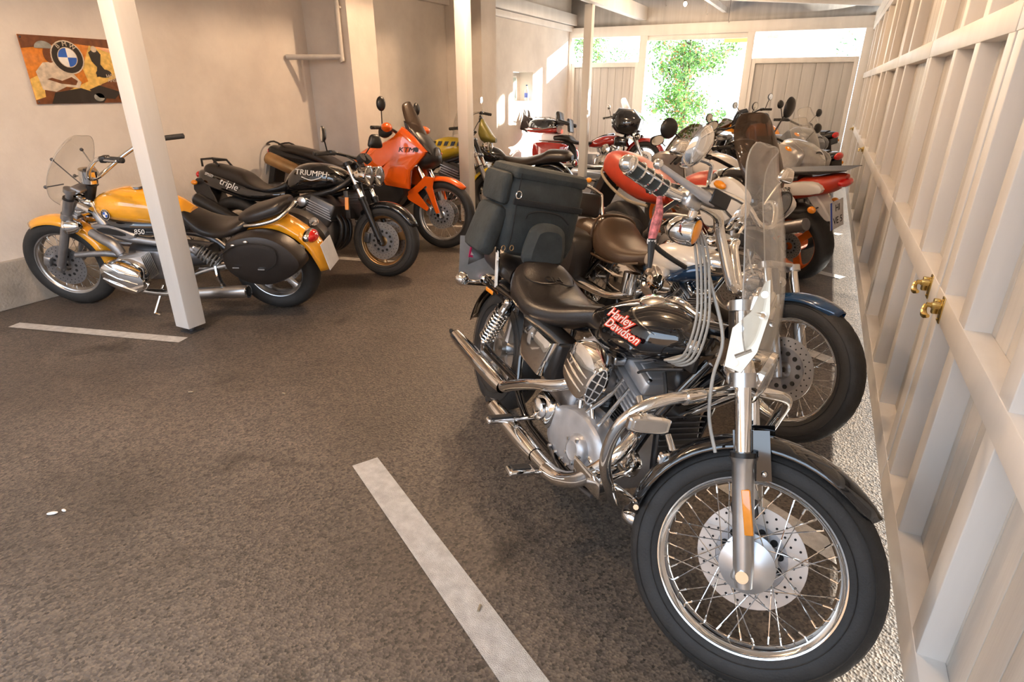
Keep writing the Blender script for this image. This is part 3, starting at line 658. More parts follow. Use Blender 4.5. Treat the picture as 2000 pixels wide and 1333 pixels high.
def finned(b, a, d, r, n, step, m, th=.004, sx=1.0, core=None):
    a = Vector(a); d = Vector(d).normalized()
    b.cyl(tuple(a), tuple(a+d*step*n), r*.78, core or m, 18)
    for i in range(n):
        p = a+d*step*(i+.5); b.cyl(tuple(p-d*th/2), tuple(p+d*th/2), r*(1 if i % 2 else .97), m, 22)
def vtwin(B, x=.93, z=.32, ang=(24, -22), hw=.11, barrel=None, cover=None, head=None, hgt=(.10, .27, .34, .39), side=-1, air=True, r=.068):
    bm_ = barrel or blk2; cv = cover or chrome; hd = head or alud
    b = B.m(); b.slab([(x-.13, z-.12), (x+.13, z-.12), (x+.17, z-.02), (x+.12, z+.12), (x-.12, z+.12), (x-.17, z)], -.085, .09, alud, .012, 3); 
    b.box((x-.26, 0, z+.02), (.20, .17, .20), alud, bev=.03); B.put('crankcase', b)
    for a in ang:
        d = Vector((sin(radians(-a)), 0, cos(radians(a)))); o = Vector((x, 0, z)); u = Vector((cos(radians(a)), 0, sin(radians(a)))); Rm = rotm(0, -a, 0)
        b = B.m(); finned(b, o+d*hgt[0], d, r, 11, (hgt[1]-hgt[0])/11, bm_, .006)
        cy = B.put('cylinder', b)
        b = B.m(); hh = hgt[2]-hgt[1]
        for i in range(5): b.box(tuple(o+d*(hgt[1]+hh*(i+.5)/5)), (.165-.004*i, .19, hh*.13), hd, Rm, .02)
        b.box(tuple(o+d*(hgt[1]+hgt[2])/2), (.13, .14, hh), hd, Rm, .01); B.put('cylinder_head', b, par=cy)
        b = B.m(); b.box(tuple(o+d*((hgt[2]+hgt[3])/2)), (.15, .165, hgt[3]-hgt[2]), cv, Rm, .016); b.box(tuple(o+d*(hgt[3]-.004)), (.10, .12, .02), cv, Rm, .008)
        for q in (-.055, .055):
            for w_ in (-.065, .065): p = o+d*(hgt[3]-.004)+u*q+Vector((0, w_, 0)); b.cyl(tuple(p-d*.01), tuple(p+d*.008), .007, chrome, 8)
        B.put('rocker_cover', b, par=cy)
        for q in (-.022, .022):
            b = B.m(); b.tube([o+Vector((q*2.2-sin(radians(a))*.02, side*.115, .085)), o+d*hgt[1]+u*q+Vector((0, side*.095, 0)), o+d*(hgt[2]-.01)+u*q+Vector((0, side*.085, 0))], .009, chrome, 10)
            B.put('pushrod_tube', b, par=cy)
    # gearcase and covers
    y = side*.10
    b = B.m(); b.slab([(x-.20, z-.07), (x-.10, z-.11), (x+.08, z-.10), (x+.16, z-.04), (x+.15, z+.05), (x+.08, z+.10), (x-.05, z+.11), (x-.18, z+.05)], y+side*.045, y-side*.03, cv, .008, 3, .010); B.put('gearcase_cover', b)
    b = B.m(); b.lathe([(.058, 0), (.058, .02), (.050, .032), (.034, .038), (.030, .036), (.001, .036)], cv, (x+.04, y+side*.045, z-.005), (0, side, 0), 28)
    for i in range(5): a = i*1.2566; b.cyl((x+.04+.046*cos(a), y+side*.07, z-.005+.046*sin(a)), (x+.04+.046*cos(a), y+side*.085, z-.005+.046*sin(a)), .006, alu, 8)
    B.put('timer_cover', b)
def shock(B, a, c, r=.032, m=None, n=9, cover=None):
    a = Vector(a); c = Vector(c); d = c-a; b = B.m(); u = d.normalized().orthogonal(); w = d.normalized().cross(u); P = []
    for i in range(n*10+1): t = i/(n*10); P.append(a+d*(.16+.70*t)+(u*cos(2*pi*n*t)+w*sin(2*pi*n*t))*r)
    b.tube(P, r*.19, m or chrome, 6); b.cyl(a, a+d*.28, r*.7, cover or chrome, 14); b.cyl(a+d*.2, c, r*.3, chrome, 10); b.ell(tuple(a), (.02, .02, .02), chrome); b.ell(tuple(c), (.018, .018, .018), chrome)
    b.cyl(a+d*.12, a+d*.17, r*1.25, cover or chrome, 18); b.cyl(a+d*.85, a+d*.88, r*1.2, cover or chrome, 18)
    B.put('shock_absorber', b)
def screen(B, pts, name='windscreen', m=None, curve=.06, front=True, th=.004, n=10, sm=4, label=None):
    # pts: list of (x, z, halfwidth) from bottom to top; edges sweep back by curve
    A = catn(pts, sm); rows = []
    for (x, z, hw) in A:
        rows.append([(x-curve*(abs(q)**2)*(hw/max(p[2] for p in pts))*1.0, q*hw, z-abs(q)**3*.012) for q in [-1+2*j/n for j in range(n+1)]])
    b = M(B.S) if front else M(); b.grid(rows, m or glass)
    o = B.put(name, b, label, solid=th)
    b = M(B.S) if front else M(); E = [r[0] for r in rows]+rows[-1][1:-1]+[r[-1] for r in reversed(rows)]; b.tube(E, th*.5, edgem if m is None else m, 6)
    B.put('screen_edge', b, par=o); return o
def saddlebag(B, O, y0, y1, m, bev=.02, bulge=.02, strap=None, name='saddlebag'):
    b = B.m(); b.slab(O, y0, y1, m, bev, 4, bulge); o = B.put(name, b)
    return o
def calip(B, c, y, m=None, a=150, R=.12, front=True, dz=(.05, .075, .045)):
    b = M(B.S) if front else M(); p = (c[0]+R*cos(radians(a)), y, c[2]+R*sin(radians(a))); b.box(p, (dz[1], dz[2], dz[0]), m or alud, rotm(0, -(a+90), 0), .012); b.cyl((p[0]-.01, p[1]-.026, p[2]), (p[0]-.01, p[1]+.026, p[2]), .014, m or alud, 12); B.put('brake_caliper', b)
def indic(B, c, d, m=None, front=True, lens=None, r=(.032, .02, .022)):
    b = M(B.S) if front else M(); c = Vector(c); d = Vector(d); b.tube([c-d, c], .006, blk2, 8); b.ell(tuple(c), r, m or orl, 14, 8)
    B.put('turn_signal', b)
def stand(B, x, y=.12, z=.3, out=.16, m=None):
    lean = B.root.rotation_euler[0]; b = B.m(); zg = (y+out)*tan(-lean)*1.0
    b.tube([(x, y, z), (x+.03, y+out*.5, z*.5+.02), (x+.06, y+out, zg+.012)], .011, m or chrome, 10, 3); b.tube([(x+.06, y+out, zg+.010), (x+.0, y+out+.03, zg+.012)], .010, m or chrome, 8); B.put('side_stand', b)
# ================================================================== black cruiser in front
B = Bike('motorcycle', -1.27, 2.35, -39.3, 12, 'black chrome cruiser nearest the camera with red tank lettering and clear windshield', (.326, .305), 1.60, (1.345, .90), 35, 23)
FA = (1.61, 0, .322)
wheel(B, 'front_wheel', FA, .326, .10, 'spoke', .735, chrome, True, 40, (('L', .145),), 96, True, hubr=.072, indiv=True)
wheel(B, 'rear_wheel', (0, 0, .305), .305, .14, 'five', .66, alu, False, dsc=(('L', .14),), hubr=.05)
def refl(b, P, s_):
    b.box(tuple(Vector(P(FA[2]+.155))+Vector((.014, s_*.026, 0))), (.022, .006, .115), orl, rotm(0, -27, 0), .003)
fork(B, FA, .105, .97, .275, .0205, .0285, alu, chrome, guard=refl)
calip(B, FA, .072, steel, 120, .13)
b = B.fm(); b.arc(FA, .350, 50, 185, .13, blk, 26, 11, .035, taper=(.25, .5)); o = B.put('front_fender', b, solid=.003)
for s_ in (-1, 1): b = B.fm(); b.box((FA[0]-.10, s_*.083, FA[2]+.285), (.09, .004, .13), blk, rotm(0, -25, 0)); b.ell((FA[0]-.105, s_*.088, FA[2]+.235), (.008, .006, .008), chrome, 10, 6); b.ell((FA[0]-.055, s_*.088, FA[2]+.255), (.008, .006, .008), chrome, 10, 6); B.put('fender_bracket', b, par=o)
# frame
b = B.m()
for s_ in (-1, 1):
    b.tube([(1.30, s_*.03, .78), (1.24, s_*.10, .58), (1.16, s_*.13, .33), (1.04, s_*.13, .20), (.60, s_*.13, .19), (.42, s_*.13, .28)], .0155, blk, 12, 4)
    b.tube([(.42, s_*.13, .28), (.36, s_*.12, .45), (.34, s_*.12, .60), (.0, s_*.125, .62)], .014, blk, 10, 4)
b.tube([(1.31, 0, .88), (.95, 0, .80), (.62, 0, .64), (.30, 0, .60)], .02, blk, 12, 4)
b.tube([(1.33, 0, .76), (1.20, -.02, .60)], .02, blk, 10)
B.put('frame', b)
b = B.m(); b.box((1.235, 0, .50), (.03, .17, .22), blk2, rotm(0, -14, 0), .01)
for i in range(9): b.box((1.252, 0, .42+.02*i), (.008, .16, .004), steel, rotm(0, -14, 0))
B.put('oil_cooler', b)
b = B.m(); b.tube([(.93, -.10, .60), (.95, -.15, .62), (.97, -.17, .61)], .026, alu, 14, 3); b.cyl((.955, -.12, .57), (.955, -.12, .65), .03, alud, 14); b.box((.99, -.11, .66), (.05, .05, .03), alu, None, .008); B.put('carburettor', b)
b = B.m(); b.box((1.20, .0, .68), (.08, .12, .07), blk2, rotm(0, -22, 0), .02); b.tube([(1.19, -.08, .70), (1.24, -.09, .62), (1.22, -.10, .50)], .006, plas, 6, 3); b.tube([(1.10, -.10, .66), (1.17, -.12, .70), (1.26, -.08, .74)], .005, plas, 6, 3); B.put('ignition_coil', b)
b = B.m(); b.slab([(-.05, -.03), (.0, -.045), (.05, -.03), (.05, .03), (.0, .045), (-.05, .03)], -.14, -.11, chrome, .006, 3, .008, Matrix.Translation((1.19, 0, .40)) @ rotm(0, 20, 0)); b.tube([(1.13, -.13, .25), (1.08, -.15, .30), (1.02, -.15, .31)], .008, chrome, 8, 3); b.tube([(.78, -.15, .22), (.90, -.16, .18), (1.1, -.15, .20)], .007, steel, 8, 3)
for q in range(6): b.cyl((.80+.045*q, -.155, .225), (.80+.045*q, -.168, .225), .006, chrome, 8)
B.put('oil_line', b)
vtwin(B, .93, .31, (24, -22), barrel=blk2, head=cast, cover=cast, hgt=(.10, .235, .325, .38))
# oval air cleaner with cooling scoop
b = B.m(); X = Matrix.Translation((.985, 0, .605)) @ rotm(0, 18, 0)
O = [(-.10, -.045), (-.07, -.08), (.0, -.09), (.055, -.07), (.065, 0), (.055, .07), (.0, .09), (-.07, .08), (-.105, .04)]
b.slab(O, -.235, -.165, chrome, .010, 4, .010, X); b.cyl((.985, -.17, .605), (.95, -.06, .55), .04, alud, 16); o = B.put('air_cleaner', b)
for q in (-.04, -.012, .016): b = B.m(); b.tube([X @ Vector((-.085, -.2385, q)), X @ Vector((-.02, -.2455, q)), X @ Vector((.045, -.2385, q))], .004, chrome, 8, 3); B.put('cover_rib', b, par=o)
b = B.m(); X2 = Matrix.Translation((1.055, -.212, .595)) @ rotm(0, 0, 48) @ rotm(0, 14, 0)
ov = [(.030*cos(radians(a)), .072*sin(radians(a))) for a in range(0, 360, 24)]
b.slab(ov, -.020, .05, chrome, .006, 3, 0, X2); b.slab([(p[0]*.74, p[1]*.86) for p in ov], -.0215, -.01, blk2, .002, 3, 0, X2)
for q in (-.042, -.014, .014, .042): b.slab([(-.021, q-.0025), (.021, q-.0025), (.021, q+.0025), (-.021, q+.0025)], -.024, -.018, chrome, .001, 0, 0, X2)
b.slab([(-.0025, -.058), (.0025, -.058), (.0025, .058), (-.0025, .058)], -.025, -.018, chrome, .001, 0, 0, X2)
B.put('air_scoop', b, par=o)
b = B.m(); b.lathe([(.0, .012), (.02, .012), (.026, .004), (.026, -.02)], gol, (.83, -.165, .50), (0, -1, .2), 20); b.box((.83, -.178, .503), (.028, .004, .006), chrome, rotm(0, 20, 0)); B.put('oil_filler_cap', b)
b = B.m(); b.box((.70, -.145, .33), (.14, .06, .12), chrome, rotm(0, 8, 0), .03); b.lathe([(.045, 0), (.045, .015), (.035, .022), (.001, .024)], chrome, (.70, -.175, .33), (0, -1, 0), 24); B.put('transmission_cover', b)
# battery / side cover
b = B.m(); b.slab([(.44, .62), (.47, .46), (.64, .44), (.70, .60)], -.185, -.05, chrome, .014, 0, .012); b.box((.60, -.10, .52), (.22, .12, .17), blk2, rotm(0, 5, 0), .02); B.put('battery_cover', b)
# tank
b = B.m(); b.loft([(.665, .672, .70, .02), (.70, .655, .735, .055), (.80, .645, .795, .105), (.92, .645, .85, .145), (1.04, .665, .885, .160), (1.13, .695, .888, .150), (1.20, .735, .87, .115), (1.25, .78, .84, .05)], blk, 32, 5, 2.4)
tk = B.put('fuel_tank', b)
b = B.m(); b.tube([(.69, 0, .742), (.80, 0, .799), (.95, 0, .864), (1.08, 0, .892), (1.18, 0, .882)], .007, chrome, 8, 4); b.lathe([(.04, -.01), (.04, .012), (.03, .018), (.001, .02)], chrome, (1.03, -.06, .872), (.0, -.35, 1), 24); b.lathe([(.04, -.01), (.04, .012), (.03, .018), (.001, .02)], chrome, (1.03, .06, .872), (.0, .35, 1), 24); B.put('tank_console', b, par=tk)
def on_tank(px, pz, st, sz, m, dy):
    b = B.m(); b.text(st, (px, dy, pz), (1, -.10, -.10), (0.10, .28, 1), sz, m, .35, 1.0, .0012); return b
b = B.m()
for q in (-1, 1):
    pass
for tx, px, py, pz in (('Harley', 1.015, -.1575, .812), ('Davidson', 1.045, -.1625, .778)):
    b.text(tx, (px, py, pz), (1, .0, -.02), (.0, .32, 1), .040, rtx, .35, 1.2, .0012, .0030); b.text(tx, (px+.001, py-.0022, pz+.001), (1, .0, -.02), (0, .32, 1), .040, wtx, .35, 1.2, .0008)
B.put('tank_lettering', b, 'white slanted lettering outlined in red', par=tk)
# seats
b = B.m(); b.loft([(.15, .69, .78, .05), (.175, .64, .805, .13), (.22, .61, .79, .16), (.30, .59, .745, .175), (.42, .585, .71, .170), (.52, .60, .71, .13), (.62, .64, .735, .085), (.70, .68, .752, .04)], lea, 28, 5, 2.5); st = B.put('rider_seat', b)
b = B.m(); b.tube([(.25+.10*cos(a), .125*sin(a)*1.0, .802-.03*abs(sin(a))-.0*cos(a)-.028*(cos(a)+1)) for a in [2*pi*i/20 for i in range(20)]], .004, lea, 6, 1, True)
b.text('HD', (.30, -.0, .747), (0, -1, 0), (-1, 0, .3), .06, blk2, 0, 1, .002); B.put('seat_piping', b, par=st)
b = B.m(); b.loft([(-.32, .70, .765, .04), (-.28, .67, .775, .09), (-.12, .655, .775, .115), (.02, .65, .765, .125), (.12, .645, .76, .12)], lea, 24, 4, 2.6); B.put('pillion_seat', b)
b = B.m(); b.arc((0, 0, .305), .345, 62, 172, .19, blk, 22, 11, .045); B.put('rear_fender', b, solid=.003)
# fender strut, rear signals, taillight, plate, backrest rod
for s_ in (-1, 1):
    b = B.m(); b.box((.06, s_*.118, .60), (.42, .012, .045), blk, rotm(0, 4, 0), .006); b.tube([(.02, s_*.13, .62), (-.02, s_*.14, .80), (-.05, s_*.13, .86)], .011, chrome, 8, 3)
    b.tube([(-.16, s_*.13, .60), (-.20, s_*.14, .585), (-.24, s_*.17, .575)], .010, chrome, 10, 3); o = B.put('fender_strut', b)
    b = B.m(); b.lathe([(.001, -.035), (.018, -.032), (.030, -.018), (.035, 0), (.036, .012), (.032, .016)], chrome, (-.24, s_*.20, .58), (-1, 0, 0), 20); b.ell((-.258, s_*.20, .58), (.008, .029, .029), orl, 14, 8); B.put('turn_signal', b, par=o)
    b = B.m(); b.box((-.04, s_*.134, .585), (.085, .006, .02), orl, bev=.003); B.put('reflector', b, par=o)
b = B.m(); b.ell((-.37, 0, .56), (.04, .05, .035), chrome); b.ell((-.39, 0, .56), (.035, .042, .028), redl); B.put('tail_light', b)
# sissy bar plate carrier on the right side with inspection sticker
b = B.m(); b.add([(-.455, -.11, .50), (-.455, .11, .50), (-.40, .11, .72), (-.40, -.11, .72)], [(0, 1, 2, 3)], blk2); B.put('plate_holder', b, solid=.006)
pn = (.96, 0, -.22)
o = plate(B, (-.418, -.06, .655), (.93, -.20, .10), (-.05, -.1, 1), .20, .24, ('',), m=mat('plate_back_grey', (.22, .23, .24), .4, .3))
b = B.m(); b.text('HD', (-.41, -.12, .72), (.2, 1, 0), (-.05, 0, 1), .0001, rtx); 
b = B.m(); b.box((-.410, -.095, .695), (.003, .052, .066), mat('pink_sticker', (.55, .02, .12), .4), rotm(0, 3, 12)); b.box((-.408, -.095, .695), (.003, .03, .04), mat('white_sticker', (.7, .6, .6), .4), rotm(0, 3, 12)); b.ell((-.4055, -.095, .70), (.002, .010, .012), dk, 10, 6); B.put('sticker', b, par=o)
for s_ in (-1, 1): shock(B, (.20, s_*.145, .60), (.03, s_*.145, .345), .027)
b = B.m()
for s_ in (-1, 1): b.tube([(.45, s_*.11, .30), (.15, s_*.115, .30), (-.02, s_*.115, .305)], [.022, .018, .02], blk, 10); b.cyl((0, s_*.10, .305), (0, s_*.135, .305), .016, chrome, 12)
B.put('swing_arm', b)
b = B.m(); b.slab([(.02, .345), (.50, .375), (.52, .355), (.04, .325)], .12, .15, blk2, .004); b.slab([(-.07, .30), (.0, .24), (.07, .30), (.0, .37)], .12, .14, blk2, .004, 4); B.put('drive_belt_guard', b)
b = B.m(); b.slab([(.50, .22), (1.02, .20), (1.07, .30), (1.0, .42), (.60, .42), (.48, .33)], .10, .19, chrome, .015, 4, .015); B.put('primary_cover', b)
# exhausts
b = B.m(); b.tube([(.90, -.08, .54), (.87, -.16, .52), (.80, -.20, .475), (.66, -.215, .415), (.52, -.215, .345), (.44, -.215, .305), (.30, -.215, .300)], [.021, .022, .022, .022, .023, .026, .036], chrome, 20, 5); p1 = B.put('exhaust_pipe', b)
b = B.m(); b.tube([(.44, -.215, .30), (.36, -.217, .30), (.20, -.219, .303), (.0, -.22, .306), (-.15, -.22, .309)], [.030, .036, .037, .035, .030], chrome, 22, 3, cap=False); b.tube([(-.15, -.22, .309), (-.235, -.22, .295)], [.030, .006], chrome, 22); b.ell((-.17, -.232, .315), (.05, .010, .016), dk); B.put('muffler', b, par=p1)
b = B.m(); b.tube([(1.14, -.06, .52), (1.20, -.14, .48), (1.21, -.20, .42), (1.12, -.235, .30), (1.02, -.24, .235), (.92, -.24, .215), (.80, -.24, .212)], [.021, .022, .022, .023, .024, .024, .026], chrome, 20, 5); p2 = B.put('exhaust_pipe', b)
b = B.m(); b.tube([(1.21, -.205, .41), (1.13, -.24, .30), (1.03, -.247, .235), (.94, -.25, .214)], .027, chrome, 18, 5); B.put('heat_shield', b, par=p2)
b = B.m(); b.tube([(.84, -.24, .212), (.76, -.242, .212), (.62, -.244, .214), (.46, -.246, .218)], [.028, .035, .036, .032], chrome, 22, 3, cap=False); b.tube([(.46, -.246, .218), (.36, -.246, .212)], [.032, .006], chrome, 22); b.ell((.43, -.258, .226), (.045, .010, .015), dk); B.put('muffler', b, par=p2)
# engine guard, foot controls, pegs
b = B.m()
for s_, g_ in ((-1, 1), (1, .58)): b.tube([(1.40, s_*.0, .745), (1.425, s_*.14*g_, .742), (1.43, s_*.27*g_, .73), (1.42, s_*.33*g_, .705), (1.395, s_*.365*g_, .65), (1.375, s_*.37*g_, .58), (1.355, s_*.35*g_, .50), (1.31, s_*.28*g_, .40), (1.20, s_*.14, .25)], .0165, chrome, 16, 5)
b.tube([(1.42, 0, .745), (1.22, 0, .56)], .014, chrome, 10); b.cyl((1.426, -.16, .741), (1.43, -.22, .735), .021, chrome, 16); g = B.put('engine_guard', b)
for k_, (x, y, z) in enumerate(((1.455, -.335, .675), (1.36, -.10, .50))):
    b = B.m(); X = Matrix.Translation((x, y, z)) @ rotm(0, 0, -40) @ rotm(0, 0, 0)
    b2 = [( .058*max(-1, min(1, cos(radians(a))*1.25)), .024*max(-1, min(1, sin(radians(a))*1.1))) for a in range(0, 360, 20)]
    b.slab(b2, -.012, .012, chrome, .005, 2, 0, Matrix.Translation((x, y, z)) @ rotm(0, 0, 78)); b.slab([(p[0]*.8, p[1]*.7) for p in b2], -.014, .0, (alu if k_ == 0 else rub), .002, 2, 0, Matrix.Translation((x, y, z)) @ rotm(0, 0, 78))
    b.cyl((x-.01, y+.0, z), (x-.07, y+.01, z+.04), .010, chrome, 10); B.put('foot_peg', b, par=None)
b = B.m(); b.tube([(1.21, -.14, .36), (1.22, -.24, .34), (1.20, -.27, .34)], .010, chrome, 10); b.box((1.17, -.25, .33), (.13, .006, .085), chrome, rotm(20, 8, 10), .004); b.tube([(1.12, -.20, .33), (1.34, -.20, .36), (1.40, -.24, .38)], .008, chrome, 8, 3); B.put('forward_control', b)
b = B.m(); b.cyl((.66, -.16, .27), (.66, -.26, .265), .010, chrome, 10); b.box((.66, -.315, .265), (.035, .12, .022), chrome, rotm(0, 0, 6), .008); b.box((.66, -.315, .278), (.026, .10, .008), rub, rotm(0, 0, 6), .003); B.put('foot_peg', b)
b = B.m(); b.cyl((.94, -.20, .20), (.93, -.31, .20), .009, chrome, 10); b.box((.92, -.34, .205), (.05, .10, .022), chrome, None, .008); b.box((.92, -.34, .218), (.03, .07, .006), rub, None, .002); B.put('foot_peg', b)
b = B.m(); b.ell((1.22, -.05, .20), (.05, .05, .035), chrome); b.cyl((1.22, -.05, .20), (1.22, -.05, .26), .028, steel, 14); B.put('voltage_regulator', b)
b = B.m(); b.ell((1.27, -.075, .815), (.022, .022, .022), chrome); b.box((1.27, -.07, .765), (.05, .02, .045), blk2, None, .005); B.put('ignition_switch', b)
stand(B, .95, .12, .2, .15)
# handlebar, levers, mirrors, cables
HB = [(1.305, 0, .995), (1.30, -.05, .998), (1.285, -.085, 1.005), (1.215, -.13, 1.115), (1.195, -.20, 1.15), (1.10, -.34, 1.143), (1.035, -.44, 1.155)]
bars(B, HB, .0135, (.115, .0195), grip_m, chrome, False, alu, box=False)
for s_ in (-1, 1): b = B.fm(); b.tube([(1.205, s_*.27, 1.165), (1.19, s_*.30, 1.16), (1.15, s_*.36, 1.165), (1.10, s_*.42, 1.175)], [.017, .014, .009, .007], cast, 10, 4); b.ell((1.095, s_*.428, 1.176), (.012, .012, .012), chrome, 14, 8); B.put('brake_lever' if s_ < 0 else 'clutch_lever', b)
for s_ in (-1, 1):
    b = B.fm(); e = Vector((1.035, s_*.44, 1.155)); a = Vector((1.10, s_*.34, 1.143)); d = (a-e).normalized()
    for q in (.0, .030, .058, .086, .113): b.cyl(tuple(e+d*q), tuple(e+d*(q+.005)), .0232, chrome, 18)
    b.ell(tuple(e-d*.005), (.021, .021, .021), chrome)
    for q in range(3): w_ = d.orthogonal().normalized(); v_ = d.cross(w_); t_ = w_*cos(q*2.09+.5)+v_*sin(q*2.09+.5); b.tube([e+t_*.0212, e+d*.115+t_*.0212], .003, chrome, 6)
    B.put('grip_rings', b)
    b = B.fm(); p = Vector((1.15, s_*.275, 1.15)); b.box(tuple(p), (.05, .05, .05), alu, rotm(0, 0, s_*34), .012); b.box((1.20, s_*.265, 1.168), (.055, .06, .036), blk2, rotm(0, 0, s_*34), .004); b.cyl((1.165, s_*.26, 1.13), (1.165, s_*.25, 1.10), .012, chrome, 10); B.put('brake_reservoir' if s_ < 0 else 'clutch_perch', b)
    b = B.fm(); q = Vector((1.165, s_*.25, 1.078)); b.cyl(tuple(q), (1.165, s_*.25, 1.12), .010, chrome, 10); b.lathe([(.001, -.05), (.018, -.047), (.031, -.032), (.037, -.008), (.037, .018), (.034, .024)], chrome, tuple(q), (.9, 0, .1), 26); b.ell(tuple(q+Vector((.023, 0, .003))), (.010, .032, .032), orl, 18, 8); B.put('turn_signal', b)
    b = B.fm(); b.tube([(1.18, s_*.255, 1.16), (1.178, s_*.30, 1.215), (1.175, s_*.318, 1.232), (1.150, s_*.335, 1.232)], .0055, chrome, 8, 3); mr = B.put('mirror', b)
    b = B.fm(); c = Vector((1.135, s_*.35, 1.252)); n_ = Vector((-.85, s_*.0, .25)).normalized(); u = Vector((0, 0, 1)); u = (u-n_*u.dot(n_)).normalized(); w_ = u.cross(n_); R = []
    for k_, h in ((.15, .030), (.55, .026), (.85, .016), (1, .003), (1, -.002), (.92, -.003)):
        R.append([tuple(c+w_*cos(2*pi*j/24)*.040*k_*(1-.30*sin(2*pi*j/24)*-1)+u*sin(2*pi*j/24)*.056*k_-n_*h) for j in range(24)])
    b.rings(R, chrome, cap=True); B.put('mirror_shell', b, par=mr)
b = B.fm(); CP = [(1.20, -.20, 1.06), (1.235, -.17, .98), (1.27, -.15, .88), (1.27, -.12, .78), (1.22, -.08, .745)]
for k_ in range(4):
    p0, p1, p2, p3, p4 = [(x-.011*(k_-1.5), y, z) for (x, y, z) in CP]; b.tube([(1.16, -.27, 1.13), p0, p1, p2, p3, p4, (1.24, -.02, .78)], .0036, cbl, 8, 5)
b.tube([CP[0], (1.26, -.15, .97), (1.335, -.15, .86), (1.35, -.145, .76), (1.38, -.135, .66), (1.43, -.13, .58)], .0048, cbl, 8, 5); b.tube([(1.13, -.29, 1.14), (1.09, -.30, 1.07), (1.10, -.24, 1.02), (1.17, -.14, 1.0)], .007, blk2, 8, 5)
B.put('control_cables', b)
lamp(B, (1.45, 0, .80), (1, 0, -.06), .072, .11)
for s_ in (-1, 1): b = B.fm(); b.box((1.37, s_*.03, 1.0), (.05, .035, .05), chrome, None, .01); b.cyl((1.375, s_*.105, .955), (1.37, s_*.105, .99), .028, chrome, 16); b.ell((1.37, s_*.105, .992), (.022, .022, .010), chrome); B.put('handlebar_riser', b)
screen(B, [(1.445, .845, .13), (1.443, .90, .20), (1.425, .98, .235), (1.395, 1.07, .245), (1.343, 1.19, .235), (1.285, 1.30, .20), (1.25, 1.37, .13), (1.243, 1.39, .05)], curve=.075)
for s_ in (-1, 1):
    b = B.fm(); b.slab([(1.345, .895), (1.365, .797), (1.41, .797), (1.425, .86), (1.415, .96), (1.383, 1.04), (1.372, 1.03), (1.37, .95)], s_*.148, s_*.152, satin, .001)
    for q in ((1.385, .815), (1.365, .90), (1.40, .95), (1.385, 1.0)): b.cyl((q[0], s_*.146, q[1]), (q[0], s_*.158, q[1]), .009, chrome, 12)
    b.tube([(1.39, s_*.152, .95), (1.405, s_*.19, .95)], .005, chrome, 8); b.tube([(1.38, s_*.152, .83), (1.41, s_*.15, .86)], .005, chrome, 8)
    B.put('windshield_bracket', b)
# touring bag on the pillion
def bag_():
    o = empty('luggage_bag', tuple(B.root.matrix_basis @ Vector((0, 0, .78))), tuple(B.root.rotation_euler), 'large dark grey canvas touring bag strapped on the nearest cruiser', 'bag')
    def put(n, b, **k): return obj(n, b, o, **k)
    b = M(); b.box((-.03, 0, .20), (.31, .38, .38), clo, None, .065)
    # soften the canvas
    rnd = random.Random(3); b.v = [(x+.012*noise.noise(Vector((x, y, z))*9), y+.012*noise.noise(Vector((x+3, y, z))*9), z+.014*noise.noise(Vector((x, y+5, z))*8)) for x, y, z in b.v]
    body = put('bag_body', b)
    b = M(); b.box((-.02, 0, .375), (.29, .37, .06), clo, None, .028); put('bag_lid', b)
    b = M(); b.box((.13, -.005, .255), (.012, .35, .028), clod, None, .004); put('strap', b)
    b = M(); b.slab([(-.09, .0), (.09, .0), (.09, .13), (.055, .175), (0, .185), (-.055, .175), (-.09, .13)], -.20, -.12, clo, .03, 4, .0, rotm(0, 0, 90) @ Matrix.Identity(4)); put('front_pocket', b)
    b = M(); b.tube([(.14, -.11, .19), (.145, -.10, .215), (.145, -.04, .23), (.145, .05, .225), (.14, .11, .19)], .004, clod, 6, 4); put('piping', b)
    b = M(); b.box((-.02, -.22, .11), (.22, .08, .23), clo, rotm(-14, 0, 0), .03); put('side_pocket', b)
    b = M(); b.box((-.02, -.20, .30), (.24, .05, .14), clo, None, .025); put('side_pocket', b)
    b = M(); b.tube([(.135, -.165, .375), (.135, -.165, .27), (.135, -.16, .12), (.125, -.165, .03)], .0025, clod, 6, 3)
    put('zip', b)
    for z in (.285,): b = M(); b.tube([(.142, -.165+.013*cos(a), z+.016*sin(a)) for a in [2*pi*i/12 for i in range(12)]], .0025, chrome, 6, 1, True); put('buckle_ring', b)
    for (y, z) in ((-.19, .05), (-.15, .055)): b = M(); b.tube([(.14, y+.009*cos(a), z+.012*sin(a)) for a in [2*pi*i/10 for i in range(10)]], .0022, gol, 6, 1, True); put('buckle_ring', b)
bpy.context.view_layer.update(); bag_()
DY = B

def tassel():
    X = DY.root.matrix_basis @ DY.S; P = [Vector(p) for p in ((1.10, -.35, 1.12), (1.116, -.36, 1.088), (1.121, -.36, 1.055), (1.126, -.36, 1.02), (1.137, -.36, .99), (1.148, -.36, .955))]
    o = empty('handlebar_tassel', tuple(X @ P[1]), (0, 0, 0), 'pink woven cord with dark tassel hanging from the nearest handlebar', 'tassel'); Q = [X @ p - X @ P[1] for p in P]
    m1 = mat('pink_cord', (.55, .16, .16), .7, scale=90, var=.6)
    b = M(); b.tube(Q[:4], [.006, .010, .012, .009], m1, 8, 3); obj('cord', b, o)
    b = M(); b.tube(Q[3:], [.010, .008, .005], blk2, 8, 2); b.cyl(tuple(Q[3]), tuple(Q[3]+Vector((0, 0, -.010))), .011, wtx, 10); obj('fringe', b, o)
tassel()
